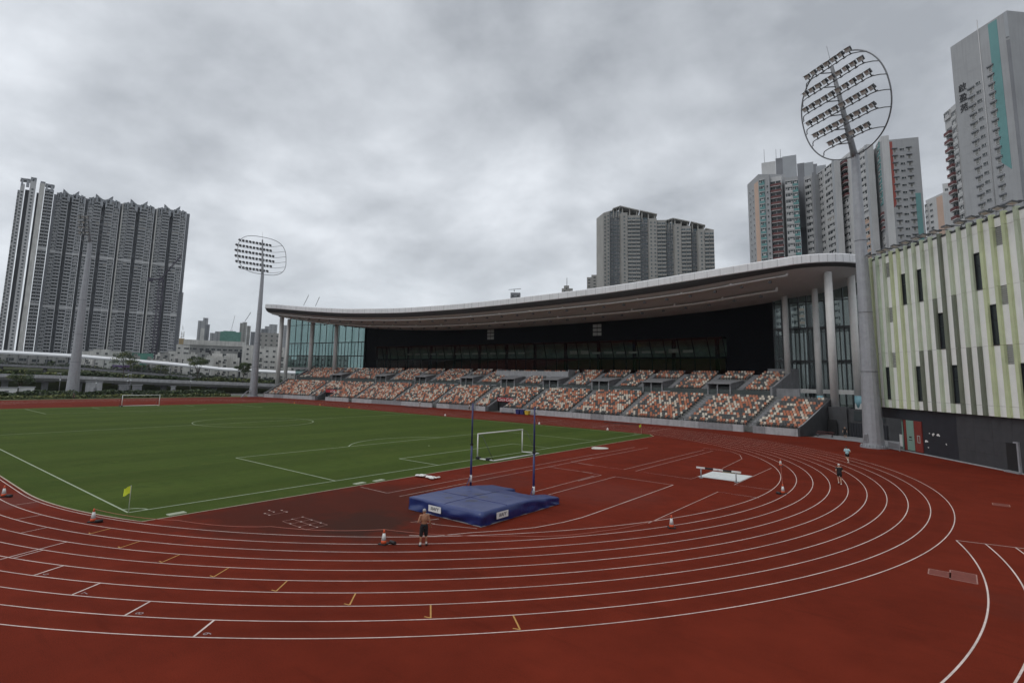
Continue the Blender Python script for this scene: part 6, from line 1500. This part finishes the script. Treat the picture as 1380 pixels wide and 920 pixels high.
# ================================================================== people
def person(label, loc, rz, J, parts, skin='skin', h=1.74, voxel=.011):
    """J: joints (local, y forward, x right) for a 1.74 m body; one continuous remeshed body, clothing as children"""
    k = h/1.74; b = MB()
    def cap(mb, p, q, r0, r1, n=12):
        p, q = V(p), V(q); d_ = (q-p); L_ = d_.length; d_ = d_/L_ if L_ > 1e-6 else V((0, 0, 1))
        pth, rr = [], []
        for i in range(4): a = PI/2*i/4; pth.append(p-d_*r0*math.cos(a)); rr.append(max(r0*math.sin(a), .001))
        pth.append(p); rr.append(r0); pth.append(q); rr.append(r1)
        for i in range(1, 5): a = PI/2*i/4; pth.append(q+d_*r1*math.sin(a)); rr.append(max(r1*math.cos(a), .001))
        mb.tube(pth, rr, n)
    def ell(mb, c, r, n=16):
        c = V(c); rows = []
        prof = [(math.sin(PI*i/10), -math.cos(PI*i/10)) for i in range(11)]
        mb.add([c+V((r[0]*max(s, .001)*math.cos(2*PI*j/n), r[1]*max(s, .001)*math.sin(2*PI*j/n), r[2]*z)) for s, z in prof for j in range(n)],
               [(i*n+j, i*n+(j+1) % n, (i+1)*n+(j+1) % n, (i+1)*n+j) for i in range(10) for j in range(n)])
    def remesh(mb, name, m, par, vx=voxel, sm=3):
        me = mb.mesh(name, m); o = bpy.data.objects.new(name, me); COL.objects.link(o)
        r = o.modifiers.new('r', 'REMESH'); r.mode = 'VOXEL'; r.voxel_size = vx; r.use_smooth_shade = True
        s = o.modifiers.new('s', 'SMOOTH'); s.iterations = sm; s.factor = .5
        dg = bpy.context.evaluated_depsgraph_get(); dg.update(); me2 = bpy.data.meshes.new_from_object(o.evaluated_get(dg)); bpy.data.objects.remove(o)
        me2.materials.clear(); me2.materials.append(m)
        o = link(name, me2, par); o.scale = (k, k, k); return o
    t = thing('person', label, 'person', loc, rz)
    hip, chest, neck, head = V(J['hip']), V(J['chest']), V(J['neck']), V(J['head'])
    up = (chest-hip).normalized()
    # torso
    def torso(mb, g=0.):
        ell(mb, hip+up*.02, (.165+g, .115+g, .13)); ell(mb, hip.lerp(chest, .45), (.148+g, .105+g, .17)); ell(mb, chest, (.178+g, .118+g, .20)); ell(mb, chest+up*.11, (.185+g, .095+g, .10))
    torso(b); cap(b, chest+up*.16, neck, .075, .058); cap(b, neck, head-V((0, 0, .06)), .056, .054)
    for q in (-1, 1): cap(b, chest+up*.17+V((.03*q, 0, 0)), V(J['sh'+'LR'[q > 0]])+V((0, 0, .02)), .062, .058)
    ell(b, head, (.078, .096, .115)); ell(b, head+V((0, .03, -.06)), (.058, .066, .06)); cap(b, head+V((0, .09, .01)), head+V((0, .112, -.025)), .012, .018); cap(b, head+V((-.02, .085, -.062)), head+V((.02, .085, -.062)), .012, .012)
    for q in (-1, 1): ell(b, head+V((.08*q, -.005, -.005)), (.014, .026, .036)); ell(b, head+V((.03*q, .082, .018)), (.016, .012, .010))
    for s in 'LR':
        q = 1 if s == 'R' else -1
        sh, el, wr = V(J['sh'+s]), V(J['el'+s]), V(J['wr'+s]); cap(b, sh, el, .056, .043); cap(b, el, el.lerp(wr, .35), .043, .044); cap(b, el.lerp(wr, .3), wr, .043, .028)
        d_ = (wr-el).normalized(); side = V(J.get('thumb'+s, (0, 1, 0))); side = (side-d_*side.dot(d_)).normalized(); nn = d_.cross(side)
        palm = wr+d_*.055; cap(b, wr+side*.012, wr+d_*.085+side*.024, .022, .020); cap(b, wr-side*.012, wr+d_*.085-side*.024, .022, .018); cap(b, wr, wr+d_*.08, .024, .022)
        for f, (o_, l_) in enumerate(((.033, .070), (.012, .080), (-.010, .074), (-.031, .058))):
            r0 = wr+d_*.085+side*o_; m1 = r0+d_*l_*.5+nn*.012*q; m2 = m1+d_*l_*.4+nn*.03*q; cap(b, r0, m1, .0105, .010, 8); cap(b, m1, m2, .010, .009, 8)
        r0 = wr+d_*.03+side*.03; m1 = r0+d_*.035+side*.03; cap(b, r0, m1, .013, .012, 8); cap(b, m1, m1+d_*.032+side*.006, .0115, .010, 8)
        hp, kn, an = V(J['hp'+s]), V(J['kn'+s]), V(J['an'+s]); cap(b, hp, kn, .088, .058); cap(b, kn, kn.lerp(an, .35)+V((0, -.012, 0)), .057, .056); cap(b, kn.lerp(an, .3), an, .054, .036)
        ft = V(J['ft'+s]); cap(b, an, ft, .036, .030); cap(b, an+(an-ft).normalized()*.03+V((0, 0, -.03)), an, .034, .036)
    o = remesh(b, 'body', M[skin], t)
    for nm, (m, fn, vx) in parts.items():
        mb = MB(); fn(mb, J, cap, ell, torso); remesh(mb, nm, M[m], t, vx, 2)
    return t
STAND = dict(hip=(0, 0, .95), chest=(0, .0, 1.27), neck=(0, .01, 1.50), head=(0, .05, 1.625), shL=(-.19, 0, 1.42), shR=(.19, 0, 1.42), elL=(-.30, -.06, 1.17), wrL=(-.19, .17, 1.12), elR=(.27, -.05, 1.14), wrR=(.33, .10, .92),
             hpL=(-.095, 0, .90), hpR=(.095, 0, .90), knL=(-.13, .02, .50), knR=(.12, .05, .50), anL=(-.16, -.03, .085), anR=(.15, .05, .085), ftL=(-.18, .12, .035), ftR=(.21, .19, .035), thumbL=(0, 0, 1), thumbR=(-.3, 1, 0))
def shorts(l0=.82, g=.022):
    def f(mb, J, cap, ell, torso):
        hip = V(J['hip']); ell(mb, hip+V((0, 0, .03)), (.185, .135, .12))
        for s in 'LR':
            hp, kn = V(J['hp'+s]), V(J['kn'+s]); cap(mb, hp, hp.lerp(kn, l0), .105+g*.4, .072+g)
    return f
def shirt(sleeve=.6):
    def f(mb, J, cap, ell, torso):
        torso(mb, .022); hip, ch = V(J['hip']), V(J['chest']); u = (ch-hip).normalized(); ell(mb, hip+u*.06, (.19, .14, .12))
        for s in 'LR':
            sh, el = V(J['sh'+s]), V(J['el'+s]); cap(mb, ch+u*.13+V((.08*(1 if s == 'R' else -1), 0, 0)), sh, .075, .076); cap(mb, sh, sh.lerp(el, sleeve), .076, .07)
    return f
def shoes(mb, J, cap, ell, torso):
    for s in 'LR':
        a, f = V(J['an'+s]), V(J['ft'+s]); d_ = (f-a).normalized(); cap(mb, a+V((0, 0, -.035))-d_*.05, f+d_*.05-V((0, 0, .0)), .047, .040)
def socks(mb, J, cap, ell, torso):
    for s in 'LR': a, kn = V(J['an'+s]), V(J['kn'+s]); cap(mb, a, a.lerp(kn, .22), .047, .050)
def capf(mb, J, cap, ell, torso):
    h = V(J['head']); ell(mb, h+V((0, -.008, .045)), (.090, .106, .085)); cap(mb, h+V((-.03, .10, .05)), h+V((.03, .10, .05)), .016, .016); cap(mb, h+V((-.025, .13, .043)), h+V((.025, .13, .043)), .014, .014)
def hairf(mb, J, cap, ell, torso):
    h = V(J['head']); ell(mb, h+V((0, -.02, .03)), (.088, .100, .105)); ell(mb, h+V((0, -.05, -.03)), (.075, .06, .07))
person('shirtless man in long black shorts and grey cap standing by the blue bed', (70.06, -26.72, 0), math.radians(58), STAND, {'shorts': ('blackcloth', shorts(.92), .014), 'shoes': ('black', shoes, .012), 'socks': ('whitecloth', socks, .012), 'cap': ('greyhair', capf, .012)}, 'skin', 1.74)
RUN = dict(hip=(0, 0, .95), chest=(.01, .06, 1.26), neck=(0, .10, 1.49), head=(0, .15, 1.61), shL=(-.19, .06, 1.41), shR=(.19, .10, 1.41), elL=(-.27, -.16, 1.20), wrL=(-.22, .04, 1.05), elR=(.27, .06, 1.13), wrR=(.17, .28, 1.20),
           hpL=(-.09, .02, .90), hpR=(.09, -.01, .90), knL=(-.10, .20, .55), knR=(.09, .02, .48), anL=(-.09, -.02, .20), anR=(.08, -.10, .09), ftL=(-.09, .09, .11), ftR=(.08, .04, .036), thumbL=(0, 0, 1), thumbR=(0, 0, 1))
person('runner in black shirt, black shorts and white cap jogging away along the bend', (82.85, 7.95, 0), math.radians(16), RUN, {'shorts': ('blackcloth', shorts(.45), .014), 'shirt': ('blackcloth', shirt(.5), .014), 'shoes': ('whitecloth', shoes, .013), 'cap': ('whitecloth', capf, .013)}, 'skin2', 1.66, .012)
RUN2 = dict(RUN); RUN2.update(knL=(-.09, .08, .52), anL=(-.09, -.26, .42), ftL=(-.09, -.33, .30), knR=(.09, .05, .48), anR=(.09, .0, .09), ftR=(.09, .14, .036), elR=(.29, -.14, 1.20), wrR=(.21, .06, 1.07), elL=(-.28, .04, 1.15), wrL=(-.18, .25, 1.2))
person('runner in pale blue shirt and black shorts on the bend below the tall mast', (81.45, 23.4, 0), math.radians(30), RUN2, {'shorts': ('blackcloth', shorts(.5), .014), 'shirt': ('blueshirt', shirt(.6), .014), 'shoes': ('whitecloth', shoes, .013), 'hair': ('hair', hairf, .013)}, 'skin2', 1.68, .012)
WALK = dict(STAND); WALK.update(elL=(-.27, -.02, 1.15), wrL=(-.27, .06, .90), knL=(-.11, .14, .50), anL=(-.12, .12, .085), ftL=(-.13, .27, .035), anR=(.12, -.12, .1), ftR=(.13, .02, .036))
LW_ = {'trousers': ('blackcloth', shorts(.95), .02), 'shirt': ('blackcloth', shirt(.6), .02), 'shoes': ('black', shoes, .018), 'hair': ('hair', hairf, .018)}
person('person in dark clothes standing by the gate at the foot of the tall mast', (77.2, 54.6, .02), math.radians(190), WALK, LW_, 'skin2', 1.68, .016)
LW2 = dict(LW_); LW2['shirt'] = ('whitecloth', shirt(.6), .02); LW2['trousers'] = ('whitecloth', shorts(.95), .02)
person('person in white walking below the grandstand wall beside the long dark mat', (-17.5, 52.4, 0), math.radians(90), WALK, LW2, 'skin2', 1.7, .016)
LW3 = dict(LW_); LW3['shirt'] = ('whitecloth', shirt(.6), .02)
person('person in white shirt and dark shorts below the grandstand wall, left of the vault uprights', (-1.0, 53.6, 0), math.radians(120), WALK, LW3, 'skin2', 1.7, .016)
person('person in dark clothes standing on the far left end of the red track', (-89.5, -4.0, 0), math.radians(200), WALK, LW_, 'skin2', 1.7, .016)
for o in list(bpy.data.objects):
    if o.type == 'MESH' and o.parent is None and 'label' not in o and 'kind' not in o: print('UNTAGGED', o.name)
